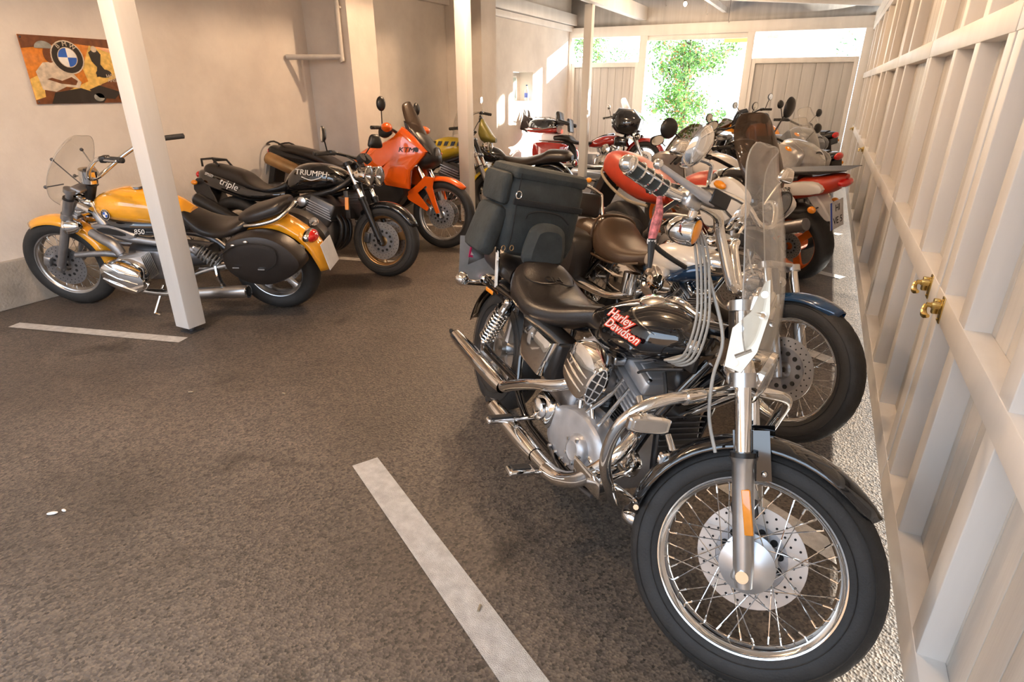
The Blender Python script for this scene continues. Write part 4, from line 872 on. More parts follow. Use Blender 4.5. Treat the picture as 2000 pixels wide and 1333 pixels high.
# ================================================================== blue and white cruiser behind it
B = Bike('motorcycle', -1.245, 3.71, -39.5, 9.9, 'blue and cream cruiser with wire wheels and drilled brake disc, second in the right row', (.33, .315), 1.63, (1.36, .74), 6, 28)
FA = (1.63, 0, .327)
wheel(B, 'front_wheel', FA, .33, .10, 'spoke', .72, chrome, True, 36, (('R', .148),), 96, True, hubr=.050, indiv=True)
wheel(B, 'rear_wheel', (0, 0, .315), .315, .15, 'spoke', .62, chrome, False, 36, dsc=())
fork(B, FA, .10, .76, .28, .0205, .027, alu, chrome)
b = B.fm(); b.arc(FA, .350, 66, 172, .13, blu, 26, 11, .04, taper=(.35, .6)); b2 = B.put('front_fender', b, solid=.003)
calip(B, FA, -.075, alud, 160, .13)
b = B.m()
for s_ in (-1, 1): b.tube([(1.16, s_*.03, .68), (1.12, s_*.12, .45), (1.02, s_*.13, .19), (.5, s_*.13, .18), (.40, s_*.12, .40), (.2, s_*.12, .5), (.0, s_*.10, .32)], .015, blk, 10, 4)
b.tube([(1.18, 0, .72), (.8, 0, .60), (.4, 0, .50)], .02, blk, 10, 3); B.put('frame', b)
vtwin(B, .80, .26, (26, -28), barrel=alud, head=alu, hgt=(.09, .20, .27, .31))
b = B.m(); b.lathe([(.001, .05), (.06, .05), (.085, .035), (.09, 0), (.085, -.04)], chrome, (.83, -.20, .50), (0, -1, .15), 30); b.lathe([(.03, .052), (.045, .058), (.06, .052)], chrome, (.83, -.20, .50), (0, -1, .15), 30); B.put('air_cleaner', b)
b = B.m(); b.loft([(.48, .51, .56, .02), (.55, .52, .63, .09), (.68, .52, .70, .145), (.84, .54, .73, .16), (.96, .57, .71, .14), (1.03, .60, .67, .07)], whi, 30, 5, 2.4); tk = B.put('fuel_tank', b, 'cream tank with blue lower edge')
b = B.m(); b.loft([(.50, .495, .53, .05), (.60, .49, .55, .115), (.74, .495, .575, .155), (.88, .51, .60, .166), (.98, .545, .66, .145), (1.05, .58, .67, .075)], blu, 30, 5, 2.6); B.put('tank_lower_band', b, par=tk)
b = B.m(); b.text('XVS', (.78, -.085, .722), (1, -.05, .15), (0, .9, .5), .055, blk2, .2, 1.3, .0015); B.put('tank_lettering', b, par=tk)
b = B.m(); b.lathe([(.035, -.01), (.035, .012), (.001, .016)], chrome, (.80, 0, .735), (0, 0, 1), 20); b.tube([(.92, 0, .735), (.84, -.0, .745), (.70, 0, .72)], .012, chrome, 8, 3); B.put('filler_cap', b, par=tk)
b = B.m(); b.loft([(.0, .55, .66, .05), (.04, .50, .72, .14), (.10, .47, .725, .175), (.22, .45, .64, .185), (.36, .46, .60, .17), (.47, .49, .60, .12), (.56, .53, .62, .06)], leab, 28, 5, 2.6); B.put('rider_seat', b)
b = B.m(); b.tube([(.07, -.17, .55), (.06, -.15, .70), (.05, 0, .738), (.06, .15, .70), (.07, .17, .55)], .009, leab, 8, 5); b.tube([(.12, -.18, .49), (.35, -.17, .485), (.52, -.10, .53)], .008, leab, 8, 4); B.put('seat_piping', b)
b = B.m(); b.loft([(-.34, .56, .62, .04), (-.28, .54, .66, .10), (-.14, .53, .665, .13), (-.02, .52, .66, .13), (.03, .54, .64, .10)], leab, 24, 4, 2.5); B.put('pillion_seat', b)
b = B.m(); b.arc((0, 0, .315), .36, 40, 185, .20, blu, 22, 11, .05); B.put('rear_fender', b, solid=.003)
b = B.m()
for s_ in (-1, 1): b.tube([(-.05, s_*.13, .52), (-.26, s_*.14, .60), (-.38, s_*.14, .82)], .012, chrome, 10, 3)
b.tube([(-.38, -.14, .82), (-.40, 0, .87), (-.38, .14, .82)], .012, chrome, 10, 4); o = B.put('sissy_bar', b)
b = B.m(); b.box((-.36, 0, .74), (.06, .26, .17), lea, rotm(0, -12, 0), .028); B.put('backrest', b, par=o)
for s_ in (-1, 1): saddlebag(B, [(-.36, .30), (-.38, .52), (-.30, .60), (.02, .61), (.12, .52), (.10, .32), (.0, .26), (-.26, .25)], s_*.30, s_*.15, lea, .03, .03)
b = B.m(); b.tube([(.95, -.10, .40), (.98, -.18, .34), (.85, -.22, .24), (.6, -.22, .20), (.2, -.22, .20), (-.35, -.22, .20)], [.02, .021, .022, .024, .036, .038], chrome, 18, 4); B.put('exhaust_pipe', b)
b = B.m(); b.tube([(.66, -.10, .42), (.60, -.19, .36), (.45, -.22, .31), (.2, -.22, .30), (-.30, -.22, .30)], [.02, .021, .024, .036, .036], chrome, 18, 4); B.put('exhaust_pipe', b)
b = B.m(); b.slab([(.34, .33), (.36, .50), (.62, .48), (.60, .30)], -.17, -.08, chrome, .02, 2, .01); b.cyl((.60, -.19, .37), (.60, -.19, .49), .05, chrome, 20); b.tube([(.22, -.17, .445), (.42, -.18, .43), (.62, -.17, .455), (.86, -.12, .46)], .010, chrome, 8, 4); B.put('side_cover', b)
HB = [(1.27, 0, .90), (1.26, -.06, .92), (1.20, -.12, .99), (1.08, -.24, 1.02), (.96, -.34, .99), (.84, -.40, .955)]
bars(B, HB, .0125, (.11, .017), rub, chrome, True, alu)
for s_ in (-1, 1): mirror(B, (.99, s_*.30, 1.0), (.99, s_*.40, 1.17), (-1, 0, .1), .055, .04, chrome, chrome, 'tear')
lamp(B, (1.37, 0, .66), (1, 0, -.15), .075, .13); lamp(B, (1.40, -.15, .66), (1, -.2, -.1), .04, .09, name='passing_lamp')
b = B.fm(); b.tube([(1.05, -.16, .98), (1.20, -.14, .90), (1.30, -.08, .80), (1.22, -.05, .66), (1.02, -.05, .60)], .006, plas, 8, 5); b.tube([(1.06, .16, .98), (1.22, .12, .90), (1.32, .08, .78), (1.25, .05, .62)], .006, plas, 8, 5); b.tube([(1.06, -.18, .98), (1.24, -.12, .86), (1.34, -.09, .70), (1.45, -.09, .58)], .005, cbl, 8, 5); B.put('control_cables', b)
for s_ in (-1, 1): indic(B, (1.32, s_*.17, .66), (0, s_*.07, 0), chrome, lens=orl, r=(.03, .028, .028))
lamp(B, (-.40, 0, .50), (-1, 0, .05), .05, .06, chrome, redl, 'tail_light', False)
plate(B, (-.42, 0, .38), (-1, 0, .25), (0, 0, 1), .20, .20, ('',), sz=.06)
b = B.m(); b.box((.55, -.28, .24), (.22, .09, .018), rub, None, .006); b.cyl((.60, -.13, .22), (.60, -.30, .235), .01, chrome, 8); B.put('foot_board', b)
stand(B, .75, .12, .2, .13)
# ================================================================== red tail tourer
B = Bike('motorcycle', -1.44, 4.86, -36, 9, 'matt red tailed touring bike with tall brown smoked screen, third in the right row', (.31, .31), 1.36, (1.14, .88), 4, 18)
FA = (1.34, 0, .31)
wheel(B, 'front_wheel', FA, .31, .12, 'three', .72, sil, True, dsc=(('L', .15), ('R', .15)), seg=48)
wheel(B, 'rear_wheel', (0, 0, .315), .315, .16, 'three', .70, sil, False, dsc=(('L', .12),), seg=48)
fork(B, FA, .10, .95, .34, .02, .028, alu, chrome)
b = B.fm(); b.arc(FA, .335, 40, 165, .15, blk2, 20, 9, .045, taper=(.5, .7)); B.put('front_fender', b, solid=.003)
b = B.m(); 
for s_ in (-1, 1): b.tube([(1.12, s_*.04, .85), (1.0, s_*.13, .66), (.6, s_*.13, .60), (.4, s_*.12, .40), (.0, s_*.11, .315)], .022, alud, 10, 3); b.tube([(1.12, s_*.04, .78), (1.08, s_*.12, .42), (.9, s_*.12, .24), (.5, s_*.12, .24)], .016, alud, 10, 3)
B.put('frame', b)
vtwin(B, .78, .33, (38, -38), barrel=alud, head=alu, hgt=(.10, .20, .27, .31), side=-1)
b = B.m(); b.box((.80, 0, .36), (.34, .34, .26), alud, None, .05); b.lathe([(.09, 0), (.09, .03), (.07, .05), (.001, .05)], chrome, (.80, -.17, .36), (0, -1, 0)); b.tube([(1.0, -.16, .60), (.98, -.20, .48), (.90, -.2, .36)], .02, chrome, 10, 3); B.put('engine_block', b)
b = B.m(); b.loft([(.56, .70, .78, .08), (.68, .68, .90, .14), (.85, .70, .97, .17), (1.0, .74, .98, .16), (1.12, .80, .95, .10)], red, 28, 4, 2.8); B.put('fuel_tank', b)
b = B.m(); b.loft([(.05, .86, .92, .10), (.20, .84, .92, .14), (.40, .76, .84, .15), (.58, .74, .82, .10)], blk2, 24, 4, 2.8); B.put('seat', b)
b = B.m(); b.loft([(-.34, .90, .95, .03), (-.28, .82, 1.00, .11), (-.14, .76, 1.02, .16), (.05, .70, .99, .185), (.25, .66, .92, .19), (.42, .66, .85, .16), (.55, .68, .78, .10)], red, 28, 5, 2.6, .0); tl = B.put('tail_cowl', b)
b = B.m(); 
for s_ in (-1, 1): b.tube([(-.35, s_*.03, .885), (-.24, s_*.14, .815), (.0, s_*.19, .72), (.25, s_*.20, .655), (.45, s_*.17, .645)], .012, brn, 8, 4)
B.put('cowl_trim', b, par=tl)
b = B.m(); b.box((-.32, 0, .85), (.06, .14, .05), redl, None, .015); B.put('tail_light', b)
b = B.m(); b.slab([(-.30, .82), (-.22, .80), (-.36, .52), (-.42, .54)], -.10, .10, blk2, .01); B.put('mudguard', b)
plate(B, (-.40, 0, .66), (-1, 0, .35), (.35, 0, 1), .20, .20, ('',), m=mat('plate_back_grey', (.22, .23, .24), .4, .3), sz=.06)
b = B.m(); b.tube([(.95, -.14, .35), (.75, -.2, .22), (.4, -.22, .30), (.15, -.24, .40), (-.30, -.25, .52)], [.02, .022, .026, .05, .052], chrome, 18, 4); B.put('muffler', b)
for s_ in (-1, 1): indic(B, (-.26, s_*.16, .74), (0, s_*.08, 0), lens=orl)
# fairing
b = B.m(); b.loft([(1.02, .80, 1.0, .18), (1.14, .74, 1.02, .235), (1.26, .70, 1.0, .23), (1.38, .70, .95, .18), (1.47, .74, .88, .09)], blk, 28, 4, 2.6); fr = B.put('front_fairing', b)
for s_ in (-1, 1):
    b = B.m(); b.slab([(1.02, .78), (1.10, .92), (1.24, .95), (1.40, .88), (1.42, .80), (1.28, .66), (1.12, .62)], s_*.235, s_*.19, whi, .02, 3, .02); B.put('side_fairing', b, 'cream fairing side', par=fr)
    b = B.m(); b.ell((1.20, s_*.265, .895), (.055, .018, .026), orl, 16, 8, (0, 10, 0)); B.put('turn_signal', b, par=fr)
lamp(B, (1.48, 0, .84), (1, 0, -.1), .075, .08, blk2)
screen(B, [(1.42, .90, .12), (1.40, .97, .19), (1.33, 1.10, .215), (1.24, 1.24, .20), (1.18, 1.345, .14), (1.165, 1.365, .06)], curve=.10, m=smoke, front=False, label='tall brown smoked windscreen')
HB = [(1.06, 0, 1.0), (1.05, -.08, 1.02), (1.0, -.22, 1.05), (.92, -.37, 1.02)]
bars(B, HB, .012, (.12, .017), rub, blk2, True, blk2)
mirror(B, (.96, -.30, 1.04), (.86, -.50, 1.18), (-1, .10, .05), .068, .066, blk2, blk2); mirror(B, (.98, .30, 1.05), (1.00, .46, 1.47), (-1, -.2, .05), .068, .072, blk2, blk2)
bb = empty('soft_pannier', (-1.24, 4.34, .50), (0, 0, radians(-38)), 'crumpled black soft pannier with loose straps beside the red tailed bike', 'bag')
b = M(); b.box((0, 0, .0), (.42, .16, .26), clod, None, .07); b.v = [(x+.02*noise.noise(Vector((x, y, z))*9), y+.02*noise.noise(Vector((x+3, y, z))*9), z+.02*noise.noise(Vector((x, y+5, z))*8)) for x, y, z in b.v]; obj('bag_body', b, bb)
for k_ in range(4): b = M(); x = -.12+.08*k_; b.tube([(x, -.085, .09), (x+.03, -.10, .03), (x-.02, -.095, -.05), (x+.04, -.09, -.09)], .005, (brn if k_ % 2 else lea), 6, 4); obj('strap', b, bb)
# ================================================================== red white black sport bike facing left, orange wheels
B = Bike('motorcycle', -.03, 5.42, 149, 8, 'red, white and black sport bike with bright orange wheels, tail to the doors', (.30, .31), 1.46, (1.18, .86), 0, 24)
FA = (1.44, 0, .30)
wheel(B, 'front_wheel', FA, .30, .12, 'three', .72, orw, True, dsc=(('L', .15), ('R', .15)), seg=48)
wheel(B, 'rear_wheel', (0, 0, .31), .31, .18, 'three', .70, orw, False, dsc=(('L', .11),), seg=72, tread=True, hubr=.07)
fork(B, FA, .10, .92, .30, .021, .028, gol, chrome, usd=True)
b = B.fm(); b.arc(FA, .322, 30, 160, .14, red, 20, 9, .04, taper=(.5, .7)); B.put('front_fender', b, solid=.003)
b = B.m(); b.arc((0, 0, .31), .335, 20, 108, .19, plas, 18, 9, .05, taper=(.7, .6)); b.slab([(.05, .44), (.10, .66), (.34, .56), (.36, .40), (.2, .44)], .095, .11, plas, .004, 2); b.slab([(.05, .44), (.10, .66), (.34, .56), (.36, .40), (.2, .44)], -.11, -.095, plas, .004, 2); B.put('rear_hugger', b, solid=.003)
b = B.m()
for s_ in (-1, 1): b.tube([(1.12, s_*.04, .84), (.95, s_*.13, .68), (.55, s_*.13, .50), (.42, s_*.12, .36), (0, s_*.125, .31)], .026, alud, 10, 3); b.tube([(.55, s_*.11, .6), (.1, s_*.11, .74), (-.2, s_*.10, .82)], .012, blk2, 8)
B.put('frame', b)
b = B.m(); b.box((.78, 0, .42), (.40, .34, .36), steel, rotm(0, 15, 0), .05); b.lathe([(.085, 0), (.085, .03), (.06, .045), (.001, .045)], steel, (.70, .17, .36), (0, 1, 0)); b.tube([(.95, .10, .45), (1.02, .12, .30), (.8, .12, .18), (.5, .14, .18), (.15, .18, .42), (-.2, .20, .56)], [.02, .02, .022, .026, .05, .05], alud, 14, 4); B.put('engine_block', b)
b = B.m(); b.loft([(.54, .66, .74, .08), (.66, .66, .90, .13), (.84, .70, .96, .16), (1.0, .76, .94, .14), (1.08, .80, .88, .08)], whi, 28, 4, 2.8); B.put('fuel_tank', b)
b = B.m(); b.loft([(-.02, .84, .90, .10), (.15, .80, .885, .13), (.35, .74, .80, .14), (.55, .72, .80, .10)], blk2, 24, 4, 2.8); B.put('seat', b)
b = B.m(); b.loft([(-.36, .86, .92, .03), (-.28, .78, .92, .09), (-.10, .72, .88, .13), (.15, .66, .82, .15), (.40, .62, .76, .15), (.52, .62, .72, .12)], red, 26, 5, 2.6); tl = B.put('tail_cowl', b)
for s_ in (-1, 1):
    b = B.m(); b.slab([(-.24, .79), (-.20, .86), (.0, .84), (.28, .75), (.30, .70), (.0, .74)], s_*.148, s_*.08, whi, .008, 3, .01); b.slab([(-.02, .70), (.1, .74), (.45, .68), (.45, .62), (.1, .66)], s_*.163, s_*.10, blk2, .006, 3, .004); B.put('side_panel', b, 'white and black side panel', par=tl)
    b = B.m(); b.text('RR', (.02, s_*.162, .79), (s_*-1, 0, .15*s_), (0, 0, 1), .05, blk2, .3); B.put('lettering', b, par=tl)
    indic(B, (-.20, s_*.15, .66), (0, s_*.08, 0), lens=orl, r=(.035, .022, .028))
b = B.m(); b.slab([(-.36, .955), (-.40, .97), (-.15, .94), (.15, .90), (.15, .885), (-.2, .915)], -.10, .10, plas, .006); B.put('tail_spoiler', b)
b = B.m(); b.ell((-.35, 0, .86), (.04, .085, .035), redl); B.put('tail_light', b)
b = B.m(); b.slab([(-.16, .76), (-.08, .74), (-.22, .60), (-.28, .56), (-.30, .60)], -.07, .07, whi, .01, 2); b.tube([(-.10, -.10, .62), (-.24, -.10, .50), (-.2, -.10, .34)], .008, gol, 8, 3); B.put('mudguard', b)
plate(B, (-.315, 0, .61), (-1, -.1, .15), (.1, 0, 1), .20, .21, ('HI', 'VE 5'), sz=.075)
b = B.m(); b.loft([(1.0, .70, 1.0, .15), (1.14, .60, 1.06, .22), (1.30, .60, 1.02, .21), (1.44, .70, .94, .15), (1.54, .78, .86, .06)], whi, 28, 4, 2.6); fr = B.put('front_fairing', b)
for s_ in (-1, 1): b = B.m(); b.slab([(1.0, .78), (1.10, .98), (1.35, .98), (1.45, .86), (1.2, .5), (.9, .36), (.72, .42), (.85, .66)], s_*.225, s_*.19, sil, .02, 3, .01); B.put('side_fairing', b, par=fr)
screen(B, [(1.46, .93, .10), (1.36, 1.04, .16), (1.24, 1.15, .15), (1.15, 1.20, .08)], curve=.09, m=smoke, front=False)
bars(B, [(1.12, 0, .92), (1.11, -.10, .92), (1.06, -.24, .95), (1.0, -.36, .94)], .012, (.12, .017), rub, blk2, True, blk2)
for s_ in (-1, 1): mirror(B, (1.3, s_*.18, 1.03), (1.22, s_*.36, 1.12), (-1, 0, 0), .085, .045, blk2, blk2, 'sq', front=False)
stand(B, .6, .12, .25, .13)
# ================================================================== yellow cruiser on the left
B = Bike('motorcycle', -3.37, 2.963, 203.6, 7.4, 'yellow and black cruiser with round screen and black saddlebag behind the nearest post', (.328, .306), 1.57, (1.20, .84), 0, 27)
FA = (1.54, 0, .328)
wheel(B, 'front_wheel', FA, .328, .11, 'spoke', .72, alu, True, 36, (('L', .15),), 72, hubr=.05, dm=alud)
wheel(B, 'rear_wheel', (0, 0, .306), .306, .16, 'five', .66, alu, False, dsc=(('R', .14),), seg=64)
fork(B, FA, .105, .90, .50, .022, .030, alud, alud)
calip(B, FA, .075, alud, 20, .11)
b = B.fm(); b.arc(FA, .358, 58, 190, .15, yel, 26, 11, .05, taper=(.6, .8)); B.put('front_fender', b, solid=.004)
b = B.m()
for s_ in (-1, 1):
    b.tube([(1.18, s_*.05, .78), (1.10, s_*.10, .66), (1.0, s_*.12, .58), (.80, s_*.12, .54), (.55, s_*.12, .50), (.42, s_*.12, .40)], [.03, .034, .03, .026, .024, .022], alud, 12, 4)
    b.tube([(1.40, s_*.09, .42), (1.18, s_*.10, .44), (1.02, s_*.10, .42)], .022, alud, 10, 3)
B.put('frame', b)
b = B.m(); b.box((.80, 0, .36), (.34, .26, .24), alud, None, .05); b.loft([(.45, .34, .48, .10), (.62, .32, .50, .12), (.85, .30, .52, .13), (1.0, .32, .50, .12)], steel, 16, 2); B.put('engine_block', b)
for s_ in (-1, 1):
    b = B.m()
    for i in range(7): b.box((.90, s_*(.15+.016*i), .385), (.19, .006, .17), alu, rotm(0, 6, 0), .003)
    b.box((.90, s_*.19, .385), (.16, .12, .14), alud, rotm(0, 6, 0), .03); cy = B.put('cylinder', b)
    b = B.m(); X = Matrix.Translation((.93, 0, .375)) @ rotm(0, -24, 0)
    b.slab([(-.15, -.05), (-.10, -.10), (.06, -.105), (.13, -.05), (.14, .02), (.05, .085), (-.10, .08), (-.16, .02)], s_*.34, s_*.255, chrome, .02, 3, .03, X)
    for q in (-.05, 0, .05): b.tube([X @ Vector((-.12, s_*.355, q*1.2)), X @ Vector((0, s_*.372, q)), X @ Vector((.10, s_*.355, q*1.1))], .008, chrome, 8, 2)
    B.put('valve_cover', b, par=cy)
    b = B.m(); b.tube([(.98, s_*.20, .48), (1.02, s_*.19, .54), (1.12, s_*.15, .57), (1.20, s_*.12, .60)], [.032, .036, .034, .03], alud, 14, 4); b.slab([(1.10, .60), (1.17, .66), (1.04, .66), (.88, .60), (.92, .56)], s_*.150, s_*.10, alud, .01, 2); b.slab([(1.09, .61), (1.13, .64), (1.04, .645), (.94, .605), (.97, .59)], s_*.156, s_*.14, dk, .002, 2); B.put('air_intake', b)
b = B.m(); b.loft([(.50, .66, .75, .06), (.62, .64, .82, .12), (.80, .65, .87, .16), (.96, .665, .885, .165), (1.08, .69, .86, .14), (1.15, .73, .82, .08)], yel, 30, 5, 2.5); tk = B.put('fuel_tank', b)
b = B.m(); b.loft([(.50, .60, .68, .07), (.65, .57, .70, .12), (.85, .57, .71, .145), (1.02, .60, .71, .135), (1.10, .65, .72, .10)], blk, 26, 4, 2.6); B.put('tank_side_panel', b, par=tk)
b = B.m(); roundel(b, (1.02, .166, .745), .036, (-1, .22, 0), (0, -.2, 1), dk); roundel(b, (1.02, -.166, .745), .036, (1, .22, 0), (0, .2, 1), dk); B.put('badge', b, par=tk)
b = B.m(); b.text('850', (.84, .149, .62), (-1, .0, 0), (0, 0, 1), .05, wtx, .2); B.put('lettering', b, par=tk); b = B.m(); b.cyl((.85, 0, .88), (.85, 0, .895), .04, chrome, 22); B.put('filler_cap', b, par=tk)
b = B.m(); b.loft([(.62, .70, .78, .05), (.55, .64, .765, .10), (.42, .58, .68, .155), (.28, .57, .655, .175), (.15, .60, .70, .17), (.08, .64, .72, .12)], lea, 26, 5, 2.5); B.put('rider_seat', b)
b = B.m(); b.loft([(.15, .67, .73, .10), (.08, .66, .765, .135), (-.04, .69, .80, .14), (-.14, .72, .83, .12), (-.19, .75, .83, .06)], lea, 26, 5, 2.6); ps = B.put('pillion_seat', b)
b = B.m(); b.tube([(.10, .135, .665), (-.02, .150, .685), (-.13, .13, .715), (-.20, .07, .765), (-.215, 0, .79), (-.20, -.07, .765), (-.13, -.13, .715), (-.02, -.15, .685), (.10, -.135, .665)], .013, chrome, 10, 4); B.put('grab_rail', b, par=ps)
b = B.m(); b.arc((0, 0, .306), .40, 62, 178, .22, yel, 24, 11, .06, taper=(.8, .7)); b.loft([(.15, .60, .67, .08), (.0, .62, .71, .10), (-.12, .60, .70, .10), (-.24, .52, .62, .10)], yel, 22, 4, 2.5); B.put('rear_fender', b, solid=.004)
b = B.m(); b.ell((-.285, .03, .565), (.045, .085, .05), chrome, rot=(0, -40, 0)); b.ell((-.305, .03, .565), (.045, .075, .042), redl, rot=(0, -40, 0)); B.put('tail_light', b)
for s_ in (-1, 1): indic(B, (-.26, s_*.16, .60 if s_ < 0 else .52), (0, s_*.09, 0), gls2, front=False, lens=None, r=(.035, .03, .03))
plate(B, (-.40, .0, .43), (-1, 0, .2), (.2, 0, 1), .20, .19, ('',), sz=.06)
for s_ in (-1, 1):
    b = B.m(); b.slab([(.20, .56), (.14, .63), (-.05, .665), (-.20, .62), (-.31, .50), (-.29, .42), (-.10, .31), (.08, .32), (.20, .40), (.225, .50)], s_*.30, s_*.15, lea, .03, 4, .03); sb = B.put('saddlebag', b)
    b = B.m(); b.tube([(.21, s_*.325, .53), (.10, s_*.338, .60), (-.05, s_*.340, .62), (-.16, s_*.335, .58), (-.16, s_*.34, .49), (-.08, s_*.34, .43)], .004, blk2, 6, 4)
    for q in ((.11, .60), (.02, .625)): b.ell((q[0], s_*.325, q[1]), (.016, .008, .010), chrome, 12, 6)
    for q in ((.12, .45), (-.05, .44)): b.box((q[0], s_*.337, q[1]), (.045, .006, .008), chrome)
    B.put('flap_trim', b, par=sb)
b = B.m(); b.tube([(.90, .20, .30), (.95, .20, .22), (.80, .22, .20), (.55, .24, .205)], [.02, .022, .024, .026], chrome, 14, 4); b.tube([(.60, .24, .205), (.50, .245, .21), (.13, .25, .235)], [.026, .042, .044], alu, 20, 1, cap=False); b.cyl((.145, .25, .234), (.135, .25, .235), .038, dk, 18); b.lathe([(.044, 0), (.046, .006), (.036, .008), (.034, -.02)], chrome, (.13, .25, .235), (-1, 0, .07), 24); B.put('muffler', b)
b = B.m(); b.tube([(.90, -.20, .30), (.95, -.20, .22), (.80, -.22, .20), (.55, -.24, .205), (.13, -.25, .235)], [.02, .022, .024, .04, .044], chrome, 14, 4); B.put('muffler', b)
shock(B, (.50, .12, .50), (.34, .12, .36), .036, sil, 6, alud)
b = B.m(); b.tube([(.50, -.06, .36), (.2, -.11, .33), (0, -.11, .306)], [.04, .035, .04], alud, 12); b.tube([(.56, .14, .30), (.40, .16, .36), (.16, .17, .42)], .014, alu, 8, 3); b.tube([(.36, .16, .38), (.34, .20, .30), (.31, .20, .22)], .016, chrome, 8, 3); B.put('swing_arm', b)
b = B.m(); b.cyl((.62, .16, .25), (.62, .29, .25), .012, rub, 10); B.put('foot_peg', b)
stand(B, .80, .14, .22, .10, chrome)
HB = [(1.13, 0, .94), (1.12, -.05, .95), (1.08, -.11, .99), (.98, -.19, 1.07), (.84, -.27, 1.14), (.64, -.35, 1.15)]
bars(B, HB, .014, (.13, .018), rub, chrome, True, alu)
lamp(B, (1.33, 0, .76), (1, 0, -.05), .085, .14); lamp(B, (1.36, .115, .64), (1, .1, -.05), .05, .09, name='fog_light'); lamp(B, (1.36, -.115, .64), (1, -.1, -.05), .05, .09, name='fog_light')
b = B.m(); b.cyl((1.18, 0, .92), (1.16, 0, 1.0), .055, chrome, 24); b.box((1.26, 0, .86), (.12, .20, .02), chrome, rotm(0, 20, 0), .006); b.cyl((1.20, .13, .80), (1.12, .15, .77), .024, chrome, 14); B.put('instrument', b)
screen(B, [(1.40, .80, .10), (1.41, .88, .18), (1.36, 1.0, .225), (1.28, 1.12, .20), (1.20, 1.20, .13), (1.17, 1.22, .05)], curve=.08)
for s_ in (-1, 1):
    b = B.fm()
    for z in (.92, 1.10): x = 1.38 if z < 1 else 1.26; b.ell((x, s_*.14, z), (.012, .012, .012), steel, 10, 6); b.tube([(x, s_*.14, z), (x-.10, s_*.10, .93)], .004, steel, 6)
    B.put('screen_bracket', b)
# ================================================================== black naked triple
B = Bike('motorcycle', -4.56, 3.58, 13, 9.8, 'black naked bike with white tank lettering between the yellow and the orange ones', (.305, .31), 1.43, (1.19, .86), -4, 25)
FA = (1.43, 0, .305)
wheel(B, 'front_wheel', FA, .305, .12, 'three', .69, gol, True, dsc=(('R', .155), ('L', .155)), seg=72, hubr=.04)
wheel(B, 'rear_wheel', (0, 0, .31), .31, .17, 'three', .69, blk2, False, dsc=(('R', .11),), seg=48)
fork(B, FA, .10, .93, .34, .021, .028, blk2, chrome)
calip(B, FA, -.075, steel, 170, .135, dz=(.05, .09, .05))
b = B.fm(); b.arc(FA, .325, 25, 135, .14, blk, 20, 9, .045, taper=(.6, .7)); B.put('front_fender', b, solid=.003)
b = B.m()
for s_ in (-1, 1): b.tube([(1.16, s_*.04, .82), (1.02, s_*.13, .70), (.70, s_*.13, .62), (.48, s_*.12, .50), (.44, s_*.11, .34)], .024, blk2, 10, 3); b.tube([(.44, s_*.09, .36), (.0, s_*.115, .31)], .024, blk2, 8); b.tube([(.60, s_*.11, .62), (.2, s_*.11, .66), (-.25, s_*.08, .78)], .012, blk2, 8)
B.put('frame', b)
b = B.m(); b.box((.84, 0, .36), (.36, .36, .26), steel, None, .05); b.box((.92, 0, .53), (.24, .40, .20), steel, rotm(0, 22, 0), .02)
for i in range(5): b.box((.92-.004*i, 0, .50+.022*i), (.245, .41, .007), alu, rotm(0, 22, 0))
for s_ in (-1, 1): b.lathe([(.075, 0), (.075, .03), (.055, .045), (.001, .045)], blk2, (.74, s_*.18, .36), (0, s_, 0), 24); b.lathe([(.04, 0), (.04, .03), (.03, .035), (.001, .036)], alu, (.78, s_*.2, .60), (0, s_, 0), 20)
B.put('engine_block', b)
b = B.m(); b.box((1.15, 0, .59), (.045, .30, .23), blk2, rotm(0, -6, 0), .008)
for i in range(10): b.box((1.175-.001*i, 0, .49+.022*i), (.005, .27, .005), steel)
for s_ in (-1, 1): b.box((1.155, s_*.155, .60), (.03, .012, .10), (orl if s_ < 0 else blk2))
B.put('radiator', b)
b = B.m()
for y in (-.10, -.03, .05): b.tube([(1.02, y, .50), (1.07, y, .42), (1.05, y, .28), (.92, y*.6, .20), (.6, -.10, .19)], .019, blk2, 10, 4)
b.tube([(.6, -.12, .20), (.35, -.19, .30), (.15, -.22, .41), (-.22, -.24, .585)], [.03, .036, .052, .055], blk2, 18, 2); b.tube([(.6, .12, .20), (.35, .19, .30), (.15, .22, .41), (-.22, .24, .585)], [.03, .036, .052, .055], blk2, 18, 2); b.cyl((-.22, -.24, .585), (-.235, -.24, .592), .042, alud, 18)
B.put('exhaust', b)
b = B.m(); b.loft([(.52, .66, .76, .07), (.60, .66, .85, .13), (.72, .67, .915, .165), (.90, .69, .92, .17), (1.02, .72, .88, .155), (1.10, .75, .81, .09)], blk, 30, 5, 2.7); tk = B.put('fuel_tank', b)
b = B.m(); b.text('TRIUMPH', (.85, -.176, .83), (1, 0, -.06), (0, .22, 1), .062, wtx, 0, 1.15, .003); b.tube([(.76, -.178, .80), (.85, -.182, .775), (.94, -.176, .80)], .004, wtx, 6, 4); B.put('tank_lettering', b, par=tk)
b = B.m(); b.loft([(-.30, .80, .85, .04), (-.24, .78, .89, .085), (-.12, .76, .89, .10), (.10, .70, .84, .12), (.22, .68, .75, .14), (.38, .66, .70, .15), (.50, .67, .74, .12), (.58, .70, .80, .07)], lea, 26, 5, 2.8); B.put('seat', b)
b = B.m(); b.loft([(-.36, .74, .82, .04), (-.30, .70, .84, .08), (-.10, .64, .80, .12), (.20, .58, .72, .14), (.45, .60, .69, .14), (.55, .62, .70, .11)], blk, 26, 5, 2.8); tl = B.put('tail_cowl', b)
